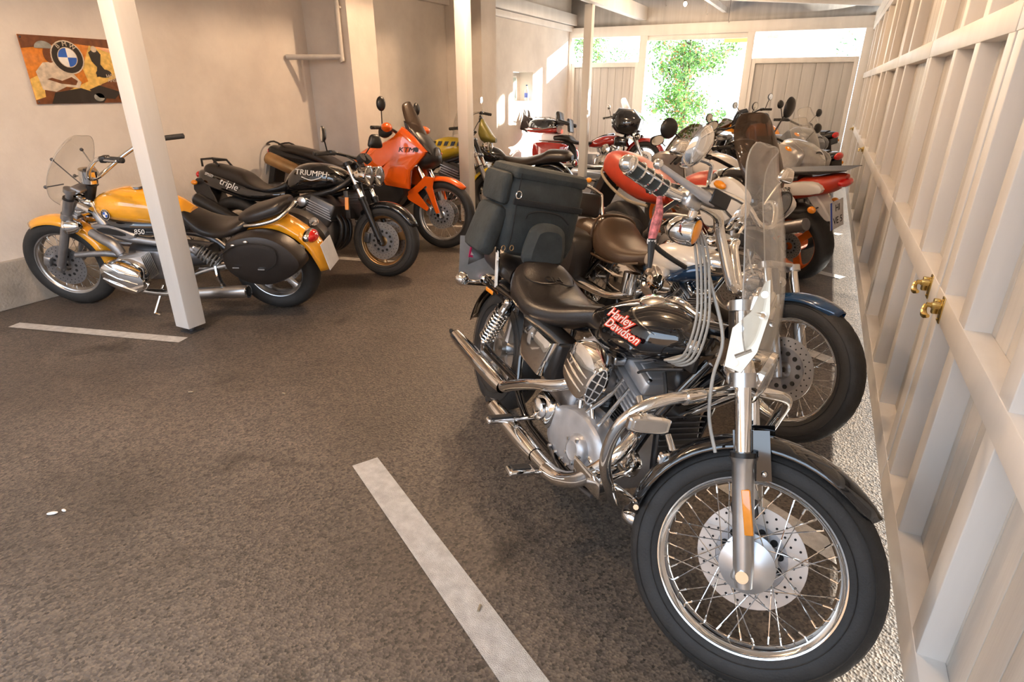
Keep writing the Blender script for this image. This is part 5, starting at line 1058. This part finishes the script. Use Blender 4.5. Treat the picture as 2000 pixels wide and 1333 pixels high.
b = B.m(); b.text('SPEED', (-.19, -.112, .79), (1, -.15, -.28), (0, 0, 1), .035, wtx, .3, 1, .002); b.text('triple', (.02, -.136, .715), (1, -.10, -.30), (0, 0, 1), .085, wtx, .3, 1.1, .002); B.put('lettering', b, par=tl)
b = B.m()
for s_ in (-1, 1): b.tube([(-.10, s_*.09, .87), (-.16, s_*.09, .93), (-.28, s_*.08, .92), (-.28, s_*.07, .86)], .010, blk2, 8)
b.tube([(-.16, -.09, .93), (-.16, .09, .93)], .010, blk2, 8); B.put('grab_rail', b)
b = B.m(); b.slab([(-.34, .76), (-.24, .72), (-.12, .50), (-.20, .46), (-.38, .66)], -.09, .09, blk2, .008, 2); B.put('mudguard', b)
b = B.m(); b.ell((-.36, 0, .79), (.03, .06, .035), redl); B.put('tail_light', b)
for s_ in (-1, 1): indic(B, (-.33, s_*.13, .72), (0, s_*.07, 0), lens=orl, front=False)
bars(B, [(1.16, 0, .97), (1.15, -.08, .98), (1.10, -.24, 1.0), (1.02, -.38, .985)], .0125, (.12, .017), rub, blk2, True, blk2)
for s_ in (-1, 1): mirror(B, (1.08, s_*.28, 1.0), (1.12, s_*.40, 1.13), (-1, s_*.9, 0), .062, .06, blk2, blk2, 'tear')
lamp(B, (1.33, -.085, .83), (1, 0, -.06), .078, .14, chrome); lamp(B, (1.33, .085, .83), (1, 0, -.06), .078, .14, chrome)
b = B.fm(); b.tube([(1.15, -.12, .98), (1.28, -.14, .90), (1.30, -.13, .70), (1.36, -.11, .50), (1.33, -.09, .42)], .006, plas, 8, 4); b.cyl((1.22, -.05, .95), (1.26, -.05, .98), .035, blk2, 16); b.cyl((1.22, .05, .95), (1.26, .05, .98), .035, blk2, 16); B.put('brake_hose', b)
stand(B, .6, .12, .25, .12, blk2)
# ================================================================== orange adventure bike
B = Bike('motorcycle', -4.74, 4.63, 12, 8, 'tall orange adventure bike with wire wheels and upright screen', (.335, .325), 1.52, (1.18, .92), -5, 26)
FA = (1.52, 0, .335)
wheel(B, 'front_wheel', FA, .335, .09, 'spoke', .76, alu, True, 36, (('R', .14), ('L', .14)), 72, hubr=.05, indiv=True)
wheel(B, 'rear_wheel', (0, 0, .325), .325, .14, 'spoke', .72, alu, False, 36, (('R', .11),), 48)
fork(B, FA, .10, 1.0, .26, .025, .029, alud, chrome, usd=False)
calip(B, FA, -.072, alu, 165, .12, dz=(.05, .09, .05))
b = B.fm(); b.arc(FA, .365, 48, 118, .13, ora, 20, 9, .04, taper=(.25, .9))
for s_ in (-1, 1): b.slab([(1.30, .62), (1.38, .70), (1.48, .69), (1.46, .60), (1.50, .46), (1.535, .36), (1.50, .35), (1.43, .50), (1.38, .60), (1.30, .54), (1.42, .40), (1.40, .37), (1.20, .47), (1.17, .53)], s_*.13, s_*.115, ora, .003)
B.put('front_fender', b, solid=.003)
b = B.m()
for s_ in (-1, 1): b.tube([(1.16, s_*.04, .90), (1.0, s_*.14, .70), (.9, s_*.14, .40), (.7, s_*.12, .26), (.45, s_*.12, .30), (.40, s_*.12, .60), (.95, s_*.13, .76)], .014, blk2, 8, 3); b.tube([(.42, s_*.10, .40), (0, s_*.115, .325)], .024, alud, 8); b.tube([(.5, s_*.11, .72), (.1, s_*.11, .80), (-.3, s_*.08, .86)], .012, blk2, 8)
B.put('frame', b)
vtwin(B, .72, .36, (38, -37), barrel=steel, head=blk2, hgt=(.09, .19, .25, .28), cover=blk2)
b = B.m(); b.slab([(.85, .30), (1.12, .42), (1.18, .60), (.80, .62), (.70, .34)], -.20, -.05, blk2, .02, 2); b.slab([(.85, .30), (1.12, .42), (1.18, .60), (.80, .62), (.70, .34)], .05, .20, blk2, .02, 2); b.box((.78, 0, .22), (.36, .26, .05), alud, None, .02); B.put('lower_cowl', b)
b = B.m(); b.loft([(.58, .74, .84, .08), (.68, .70, .92, .14), (.82, .68, .98, .20), (.98, .70, 1.02, .21), (1.12, .74, 1.03, .18), (1.22, .80, 1.04, .13)], ora, 28, 4, 3); tk = B.put('fuel_tank', b)
for s_ in (-1, 1):
    b = B.m(); b.slab([(.80, .86), (.95, .97), (1.10, 1.06), (1.18, 1.14), (1.28, 1.06), (1.42, .92), (1.40, .885), (1.26, .74), (1.24, .57), (1.0, .60), (.94, .70), (1.02, .82), (.92, .74), (.84, .80)], s_*.235, s_*.16, ora, .012, 0, .012); fr = B.put('side_fairing', b)
    b = B.m(); b.text('KTM', (1.23, s_*.249, .93), (-s_*1, 0, -.05*0), (0, 0, 1), .062, blk2, .25, 1.3, .002); b.cyl((1.335, s_*.245, .935), (1.335, s_*.251, .935), .022, blk2, 16); B.put('lettering', b, par=fr)
b = B.m(); b.loft([(1.16, .84, 1.12, .16), (1.25, .78, 1.14, .18), (1.36, .76, 1.06, .165), (1.44, .80, .95, .12), (1.48, .84, .90, .05)], blk2, 24, 4, 2.8); fr = B.put('front_fairing', b)
b = B.m(); b.slab([(1.18, 1.12), (1.16, 1.20), (1.22, 1.16), (1.42, .94), (1.44, .90), (1.36, .92)], -.15, .15, blk2, .012, 0); B.put('screen_mount', b, par=fr)
screen(B, [(1.44, .90, .11), (1.36, 1.04, .155), (1.27, 1.20, .155), (1.19, 1.34, .11), (1.165, 1.385, .05)], curve=.08, m=smoke, front=False)
lamp(B, (1.46, 0, .90), (1, 0, .0), .07, .08, blk2)
b = B.m(); b.loft([(-.30, .87, .93, .05), (-.22, .87, .965, .09), (.0, .84, .94, .13), (.25, .77, .87, .14), (.42, .72, .79, .14), (.55, .73, .80, .11), (.64, .76, .86, .07)], lea, 26, 5, 2.8); B.put('seat', b)
b = B.m(); b.loft([(-.42, .86, .93, .05), (-.34, .84, .955, .08), (-.18, .80, .90, .10), (.05, .74, .86, .11), (.35, .68, .76, .12)], blk2, 24, 4, 2.8); tl = B.put('tail_cowl', b); b = B.m(); b.ell((-.42, 0, .89), (.04, .06, .05), redl); B.put('tail_light', b); 
b = B.m(); b.tube([(-.16, -.12, .93), (-.28, -.13, .985), (-.40, -.08, .96), (-.40, .08, .96), (-.28, .13, .985), (-.16, .12, .93)], .009, blk2, 8, 3); B.put('grab_rail', b)
for s_ in (-1, 1): b = B.m(); b.tube([(.55, s_*.14, .45), (.30, s_*.19, .58), (.10, s_*.20, .67), (-.30, s_*.21, .82)], [.022, .03, .062, .064], gol, 18, 2); b.cyl((-.29, s_*.21, .815), (-.31, s_*.21, .823), .055, steel, 18); B.put('muffler', b); b = B.m(); b.slab([(.05, .60), (.30, .56), (.40, .66), (.15, .76)], s_*.20, s_*.13, ora, .01); B.put('side_panel', b)
b = B.m(); b.slab([(-.36, .84), (-.28, .82), (-.34, .58), (-.42, .56)], -.09, .09, blk2, .01); B.put('mudguard', b); plate(B, (-.43, 0, .66), (-1, 0, .2), (.2, 0, 1), .2, .2, ('',), sz=.06)
for s_ in (-1, 1): indic(B, (-.33, s_*.14, .80), (0, s_*.07, 0), lens=orl, front=False)
HB = [(1.09, 0, 1.08), (1.08, -.08, 1.09), (1.04, -.22, 1.14), (.98, -.40, 1.13)]
bars(B, HB, .014, (.12, .017), rub, alud, True, blk2)
for s_ in (-1, 1):
    b = B.fm(); b.loft([(1.0, 1.06, 1.12, .01), (1.05, 1.04, 1.17, .03), (1.10, 1.05, 1.17, .03), (1.14, 1.08, 1.14, .012)], blk2, 12, 2, yoff=s_*.30); b.ell((1.12, s_*.36, 1.135), (.05, .10, .045), ora, 14, 8, (0, 0, s_*-20)); B.put('hand_guard', b)
    mirror(B, (1.02, s_*.27, 1.15), (1.06, s_*.345, 1.34), (-1, -s_*.8 if s_ < 0 else .2, 0), .045, .065, blk2, blk2)
stand(B, .6, .12, .25, .13, blk2)
# ================================================================== bikes farther back
def roadbike(x, y, psi, lean, label, tankm, tailm, wheelm=alud, R=.305, L=1.44, fairing=None, scr=None, scr_m=None, scr_h=1.2, tall=0.0, tank_h=.93, mir=True, plt=None, engine=None, seatm=None, half=False, barz=1.0, mirm=None, bag=None, scrw=.17):
    B = Bike('motorcycle', x, y, psi, lean, label, (R, R), L, (1.17, .88), 0, 25); FA = (L, 0, R); em = engine or steel; T = tall
    wheel(B, 'front_wheel', FA, R, .11, 'three', .70, wheelm, True, dsc=(('R', .14), ('L', .14)), seg=40); wheel(B, 'rear_wheel', (0, 0, R), R, .16, 'three', .70, wheelm, False, dsc=(('R', .11),), seg=40)
    fork(B, FA, .10, .94+T, .32, .021, .028, alud, chrome); b = B.fm(); b.arc(FA, R+.022, 30, 150, .14, tankm, 16, 7, .045, taper=(.6, .7)); B.put('front_fender', b, solid=.003)
    b = B.m()
    for s_ in (-1, 1): b.tube([(1.12, s_*.04, .84), (.98, s_*.13, .70), (.6, s_*.13, .60), (.44, s_*.12, .40), (0, s_*.115, R)], .022, blk2, 8, 3); b.tube([(.58, s_*.11, .66), (-.25, s_*.09, .80+T)], .012, blk2, 8)
    B.put('frame', b)
    b = B.m(); b.box((.80, 0, .38), (.38, .34, .30), em, None, .05); b.box((.90, 0, .55), (.24, .34, .18), em, rotm(0, 20, 0), .02)
    for i in range(4): b.box((.90, 0, .50+.03*i), (.25, .35, .008), alu, rotm(0, 20, 0))
    b.tube([(1.02, -.08, .48), (1.06, -.08, .34), (.9, -.10, .20), (.5, -.14, .20), (.3, -.20, .30), (-.2, -.23, .48)], [.02, .02, .022, .026, .048, .05], chrome, 14, 3); B.put('engine_block', b)
    b = B.m(); b.loft([(.54, .68, .78, .08), (.64, .67, tank_h-.06, .13), (.80, .69, tank_h, .165), (.98, .74, tank_h-.01, .155), (1.08, .78, tank_h-.08, .08)], tankm, 26, 4, 2.7); B.put('fuel_tank', b)
    b = B.m(); b.loft([(-.22, .83+T, .89+T, .07), (.0, .80+T, .87+T, .12), (.25, .72+T*.5, .80+T*.6, .14), (.42, .70, .77, .14), (.57, .72, .80, .09)], seatm or lea, 22, 4, 2.8); B.put('seat', b)
    b = B.m(); b.loft([(-.34, .82+T, .88+T, .04), (-.26, .78+T, .88+T, .09), (-.05, .70+T, .84+T, .13), (.25, .64, .76+T*.4, .14), (.45, .64, .74, .13)], tailm, 22, 4, 2.7); B.put('tail_cowl', b)
    b = B.m(); b.ell((-.34, 0, .84+T), (.035, .07, .04), redl); B.put('tail_light', b); b = B.m(); b.slab([(-.33, .80+T), (-.24, .78+T), (-.28, .50), (-.36, .50)], -.09, .09, blk2, .01); B.put('mudguard', b)
    if plt: plate(B, (-.37, 0, .62+T), (-1, 0, .15), (.15, 0, 1), .20, .21, plt, sz=.07)
    for s_ in (-1, 1): indic(B, (-.28, s_*.15, .74+T), (0, s_*.08, 0), lens=orl, front=False)
    bars(B, [(1.12, 0, barz), (1.10, -.08, barz+.01), (1.06, -.24, barz+.04), (.98, -.38, barz+.02)], .0125, (.12, .017), rub, blk2, True, blk2)
    if fairing:
        b = B.m(); b.loft([(1.0, .72, .98, .17), (1.12, .64, 1.04, .23), (1.28, .66, 1.02, .22), (1.40, .74, .95, .16), (1.48, .80, .88, .06)], fairing, 26, 4, 2.6); fr = B.put('front_fairing', b)
        for s_ in (-1, 1): b = B.m(); b.slab([(.98, .80), (1.10, .98), (1.34, .96), (1.42, .84), (1.20, .52), (.95, .38), (.80, .44), (.86, .66)], s_*.235, s_*.18, fairing, .02, 3, .012); B.put('side_fairing', b, par=fr); b = B.m(); b.ell((1.26, s_*.225, .93), (.07, .02, .028), orl, 14, 8, (0, 20, 0)); B.put('turn_signal', b, par=fr)
    lamp(B, (1.42 if fairing else 1.36, 0, .86+T*.5), (1, 0, -.05), .08, .10, chrome if not fairing else blk2)
    if scr: screen(B, [(1.42, .92, .08), (1.36, 1.0, scrw*.95), (1.28, (scr_h+1.0)/2, scrw), (1.19, scr_h-.04, scrw*.75), (1.17, scr_h, scrw*.35)], curve=.09, m=scr_m, front=False)
    if mir:
        for s_ in (-1, 1): mirror(B, (1.02, s_*.27, barz+.03), (1.04, s_*.41, barz+.20), (-1, 0, 0), .055, .05, mirm or blk2, mirm or blk2)
    if bag:
        for s_ in (-1, 1): b = B.m(); b.slab([(-.30, .40), (-.30, .70), (-.20, .78), (.18, .76), (.22, .50), (.10, .38)], s_*.36, s_*.16, bag, .03, 3, .02); B.put('pannier', b)
    stand(B, .6, .12, .25, .13, blk2); return B
kk = mat('black_tank_paint', (.01, .01, .012), .08, 0, coat=1, var=0)
# yellow sport classic, left row behind the middle post
B = roadbike(-4.86, 6.12, 12, 8, 'lemon yellow bike with black chequered tank stripe behind the middle post', yel2, yel2, blk2, R=.30, L=1.42, tank_h=.955, scr=False, mir=False, barz=1.0)
b = B.m()
for s_ in (-1, 1):
    for i in range(5): x = .66+.082*i; b.slab([(x, .845), (x+.045, .845), (x+.065, .895), (x+.02, .895)], s_*.169, s_*.14, blk2, .002)
B.put('tank_stripe', b)
b = B.fm(); b.loft([(1.22, .98, 1.06, .06), (1.25, .92, 1.17, .09), (1.31, .90, 1.10, .10), (1.38, .90, 1.0, .09), (1.43, .90, .95, .04)], mat('olive_paint', (.15, .13, .02), .35), 22, 4, 2.5); B.put('headlight_cowl', b)
b = B.m(); b.slab([(.35, .60), (.60, .72), (.66, .66), (.50, .54)], -.16, -.13, yel2, .006); b.slab([(.35, .60), (.60, .72), (.66, .66), (.50, .54)], .13, .16, yel2, .006); B.put('side_panel', b)
mirror(B, (1.05, -.27, 1.03), (1.16, -.38, 1.20), (-.2, 1, 0), .04, .055, blk2, blk2, 'tear'); mirror(B, (1.05, .27, 1.03), (1.10, .40, 1.20), (-1, 0, 0), .05, .05, blk2, blk2)
# chrome cruiser facing the left wall
B = Bike('motorcycle', -3.10, 7.35, 185, 7, 'black cruiser facing the left wall with tall chrome handlebar and long seat', (.31, .30), 1.55, (1.20, .80), 5, 32)
FA = (1.57, 0, .31); wheel(B, 'front_wheel', FA, .31, .10, 'spoke', .72, chrome, True, 32, (('R', .14),), 40); wheel(B, 'rear_wheel', (0, 0, .30), .30, .15, 'spoke', .66, chrome, False, 32, (), 40)
fork(B, FA, .10, .90, .32, .021, .028, alu, chrome); b = B.fm(); b.arc(FA, .335, 20, 160, .14, blk, 16, 7, .04); B.put('front_fender', b, solid=.003); vtwin(B, .85, .28, (24, -24), barrel=alud, head=alu, hgt=(.09, .20, .27, .31))
b = B.m()
for s_ in (-1, 1): b.tube([(1.18, s_*.04, .74), (1.12, s_*.12, .45), (1.0, s_*.13, .20), (.45, s_*.13, .20), (.2, s_*.12, .50), (-.1, s_*.12, .55)], .015, blk, 8, 3)
B.put('frame', b)
b = B.m(); b.loft([(.60, .60, .66, .03), (.72, .58, .76, .11), (.90, .60, .80, .14), (1.08, .66, .78, .11), (1.16, .70, .75, .04)], kk, 24, 4); B.put('fuel_tank', b)
b = B.m(); b.loft([(-.30, .66, .72, .06), (-.22, .64, .77, .12), (.0, .62, .775, .14), (.12, .60, .72, .16), (.35, .56, .66, .17), (.55, .60, .66, .10), (.64, .64, .68, .04)], lea, 24, 4, 2.5); B.put('seat', b)
b = B.m(); b.arc((0, 0, .30), .34, 50, 175, .20, blk, 16, 9, .05); B.put('rear_fender', b, solid=.003)
b = B.m(); b.tube([(1.0, -.12, .3), (.8, -.2, .2), (.4, -.22, .2), (-.3, -.22, .22)], [.02, .022, .036, .038], chrome, 14, 3); b.tube([(1.0, .12, .3), (.8, .2, .2), (.4, .22, .2), (-.3, .22, .22)], [.02, .022, .036, .038], chrome, 14, 3); B.put('exhaust_pipe', b)
bars(B, [(1.16, 0, .92), (1.16, -.08, .93), (1.14, -.16, 1.12), (1.06, -.26, 1.16), (.94, -.40, 1.10)], .013, (.12, .018), rub, chrome, True, alu)
for s_ in (-1, 1): mirror(B, (1.02, s_*.28, 1.15), (1.04, s_*.34, 1.30), (-1, 0, 0), .055, .04, chrome, chrome, 'tear')
lamp(B, (1.38, 0, .80), (1, 0, 0), .09, .13); screen(B, [(1.36, .92, .10), (1.33, 1.02, .18), (1.28, 1.16, .18), (1.24, 1.26, .10)], curve=.07); lamp(B, (-.34, 0, .62), (-1, 0, 0), .045, .05, chrome, redl, 'tail_light', False); stand(B, .7, .12, .2, .12)
# big maroon tourer with top case and black batwing fairing
B = Bike('motorcycle', -4.345, 10.62, 4, 8, 'maroon touring cruiser with top case and black batwing fairing near the back wall', (.33, .32), 1.60, (1.22, .80), 0, 28)
FA = (1.58, 0, .33); wheel(B, 'front_wheel', FA, .33, .12, 'spoke', .66, chrome, True, 32, (('R', .14), ('L', .14)), 48); wheel(B, 'rear_wheel', (.02, 0, .32), .32, .14, 'spoke', .66, chrome, False, 32, (), 40)
fork(B, FA, .12, .92, .34, .03, .036, chrome, chrome); b = B.fm(); b.arc(FA, .365, -5, 165, .17, redc, 20, 9, .07); B.put('front_fender', b, solid=.004)
vtwin(B, .90, .26, (24, -24), barrel=blk2, head=alu, hgt=(.09, .20, .27, .32)); b = B.m(); b.lathe([(.085, -.03), (.085, .02), (.07, .035), (.001, .038)], chrome, (.92, -.18, .47), (0, -1, 0), 28); B.put('air_cleaner', b)
b = B.m()
for s_ in (-1, 1): b.tube([(1.20, s_*.04, .74), (1.16, s_*.12, .45), (1.05, s_*.14, .16), (.40, s_*.14, .16), (.2, s_*.13, .50), (-.2, s_*.12, .55)], .016, blk, 8, 3)
B.put('frame', b)
b = B.m(); b.loft([(.56, .50, .56, .03), (.66, .49, .64, .11), (.85, .50, .71, .15), (1.05, .56, .72, .14), (1.15, .62, .68, .06)], redc, 26, 4, 2.4); tk = B.put('fuel_tank', b); b = B.m(); b.tube([(.60, 0, .60), (.8, 0, .70), (1.0, 0, .735)], .02, blk, 8, 3); B.put('tank_console', b, par=tk)
b = B.m(); b.loft([(-.10, .60, .68, .14), (.05, .58, .70, .17), (.2, .56, .69, .17), (.28, .54, .62, .18), (.45, .52, .59, .18), (.58, .54, .60, .12), (.66, .56, .62, .05)], lea, 26, 4, 2.6); B.put('seat', b)
b = B.m(); b.box((.17, 0, .86), (.05, .28, .24), lea, rotm(0, -8, 0), .025); b.cyl((.14, 0, .60), (.16, 0, .80), .012, chrome, 8); B.put('rider_backrest', b)
b = B.m(); b.loft([(-.60, .74, .86, .18), (-.54, .71, .94, .25), (-.35, .70, .97, .27), (-.12, .71, .96, .25), (-.04, .74, .90, .18)], kk, 28, 4, 3.2); tc_ = B.put('top_case', b); b = B.m(); b.loft([(-.615, .73, .81, .19), (-.55, .70, .82, .258), (-.35, .69, .825, .278), (-.12, .70, .82, .258), (-.03, .73, .81, .19)], redc, 28, 4, 3.2); B.put('case_lower_half', b, par=tc_)
b = B.m(); b.tube([(-.02, -.2, .82), (-.1, -.28, .80), (-.35, -.30, .76), (-.55, -.28, .76), (-.66, -.15, .78), (-.66, .15, .78), (-.55, .28, .76)], .011, chrome, 8, 3)
for k_ in range(5): b.tube([(-.56+.09*k_, -.16, .975), (-.56+.09*k_, .16, .975)], .005, chrome, 6)
b.tube([(-.58, -.16, .98), (-.18, -.16, .985), (-.18, .16, .985), (-.58, .16, .98)], .007, chrome, 6, 1, True); B.put('luggage_rail', b, par=tc_)
b = B.m(); b.box((-.04, 0, .98), (.09, .30, .24), lea, rotm(0, -10, 0), .04)
for s_ in (-1, 1): b.box((.10, s_*.20, .90), (.26, .08, .07), lea, rotm(0, 14, s_*8), .03)
B.put('passenger_backrest', b)
for s_ in (-1, 1):
    b = B.m(); b.slab([(-.40, .26), (-.42, .46), (-.34, .54), (.16, .53), (.22, .44), (.14, .24), (-.25, .22)], s_*.38, s_*.17, redc, .03, 4, .02); sb = B.put('saddlebag', b)
    b = B.m()
    for k_ in range(6): b.tube([(-.30, s_*(.20+.03*k_), .575), (.10, s_*(.20+.03*k_), .575)], .006, chrome, 6)
    b.tube([(-.30, s_*.19, .57), (-.34, s_*.27, .57), (-.30, s_*.36, .57), (.10, s_*.36, .57), (.15, s_*.27, .57), (.10, s_*.19, .57)], .009, chrome, 8, 1, True); b.tube([(.20, s_*.2, .30), (.24, s_*.38, .30), (.22, s_*.40, .44), (.2, s_*.2, .5)], .011, chrome, 8, 3); B.put('bag_rail', b, par=sb)
    b = B.m(); b.ell((-.44, s_*.2, .42), (.02, .03, .025), redl); B.put('tail_light', b)
    b = B.m(); b.tube([(1.2, s_*.15, .30), (.9, s_*.22, .17), (.4, s_*.25, .17), (-.5, s_*.26, .18)], [.022, .024, .042, .044], chrome, 14, 3); B.put('exhaust_pipe', b)
    b = B.m(); b.tube([(1.2, s_*.05, .55), (1.22, s_*.30, .52), (1.20, s_*.36, .38), (1.14, s_*.30, .20), (1.1, s_*.10, .16)], .018, chrome, 10, 4); B.put('engine_guard', b)
b = B.fm(); OF = [(1.00, .84), (.98, 1.0), (1.10, 1.15), (1.36, 1.13), (1.50, .98), (1.46, .80), (1.30, .70), (1.10, .74)]; b.slab(OF, -.30, 0, kk, .02, 0, .09); b.slab(OF, .30, 0, kk, .02, 0, .09); b.box((1.18, 0, .60), (.22, .62, .16), kk, None, .03); b.box((1.05, 0, 1.0), (.06, .76, .10), blk2, None, .02); fr = B.put('batwing_fairing', b); screen(B, [(1.32, 1.08, .26), (1.26, 1.16, .25), (1.18, 1.28, .20), (1.14, 1.34, .10)], curve=.10)
b = B.fm()
for s_ in (-1, 1): b.cyl((1.12, s_*.09, 1.02), (1.10, s_*.09, 1.03), .05, chrome, 18)
B.put('instrument', b, par=fr)
lamp(B, (1.46, 0, .90), (1, 0, 0), .09, .1); lamp(B, (1.48, -.17, .70), (1, 0, 0), .055, .08, name='fog_light'); lamp(B, (1.48, .17, .70), (1, 0, 0), .055, .08, name='fog_light')
bars(B, [(1.16, 0, .94), (1.12, -.12, .98), (1.02, -.28, 1.0), (.88, -.42, .96)], .013, (.12, .018), rub, chrome, True, alu); mirror(B, (.98, -.30, 1.0), (.96, -.44, 1.14), (-1, 0, 0), .05, .04, chrome, chrome, 'sq'); mirror(B, (.98, .30, 1.0), (.96, .44, 1.14), (-1, 0, 0), .05, .04, chrome, chrome, 'sq')
for q in (-1, 1):
    b = B.m(); b.tube([(-.60, q*.06, .80), (-.66, q*.06, .90), (-.745+.02*q, q*.06, 1.16)], .005, chrome, 6); fl = B.put('flag_pole', b)
    b = B.m(); rows = [[(-.745+.02*q+.17*t-.02*u+.012*sin(9*t+u*4), q*.06+.025*sin(6*u+t*7), 1.15-.24*t-(.38-.18*t)*u*1.0) for u in [i/6 for i in range(7)]] for t in [i/6 for i in range(7)]]; b.grid(rows, brn if False else mat('black_pennant_cloth', (.03, .018, .015), .8)); B.put('pennant', b, par=fl, solid=.003)
stand(B, .75, .13, .2, .13)
# right row, beyond the orange wheels
roadbike(-1.25, 7.30, -35, 8, 'silver faired touring bike with orange signals and clear screen, facing the doors', sil, sil, alud, R=.31, fairing=sil, scr=True, scr_h=1.24, scr_m=None, mir=True, barz=.98, bag=blk2, scrw=.2)
roadbike(-.05, 7.62, 149, 8, 'black naked bike with small dark screen facing the open doorway', kk, kk, alud, scr=True, scr_h=1.16, scr_m=smoke, barz=1.04)
roadbike(-1.30, 9.35, -33, 8, 'grey touring bike with rounded screen and black mirrors near the far doors', mat('grey_paint', (.20, .21, .23), .3, .3), blk2, alud, fairing=mat('grey_paint', (.2, .2, .2)), scr=True, scr_h=1.28, barz=1.06, scrw=.2)
B = roadbike(-.08, 10.05, 149, 8, 'small orange trail bike with red tail light and number plate, tail to the doors', mat('amber_paint', (.85, .30, .01), .2, 0, coat=.6), blk2, blk2, R=.32, tall=.06, barz=1.12, plt=('',), tank_h=1.0)
b = B.fm(); b.slab([(1.22, .86), (1.30, 1.0), (1.36, 1.0), (1.62, .90), (1.64, .88), (1.40, .86)], -.09, .09, mat('amber_paint', (.85, .30, .01)), .01, 2); B.put('front_beak', b); b = B.fm(); b.slab([(1.20, .92), (1.18, 1.16), (1.26, 1.18), (1.36, 1.0), (1.34, .90)], -.10, .10, blk2, .02, 2); B.put('headlight_cowl', b)
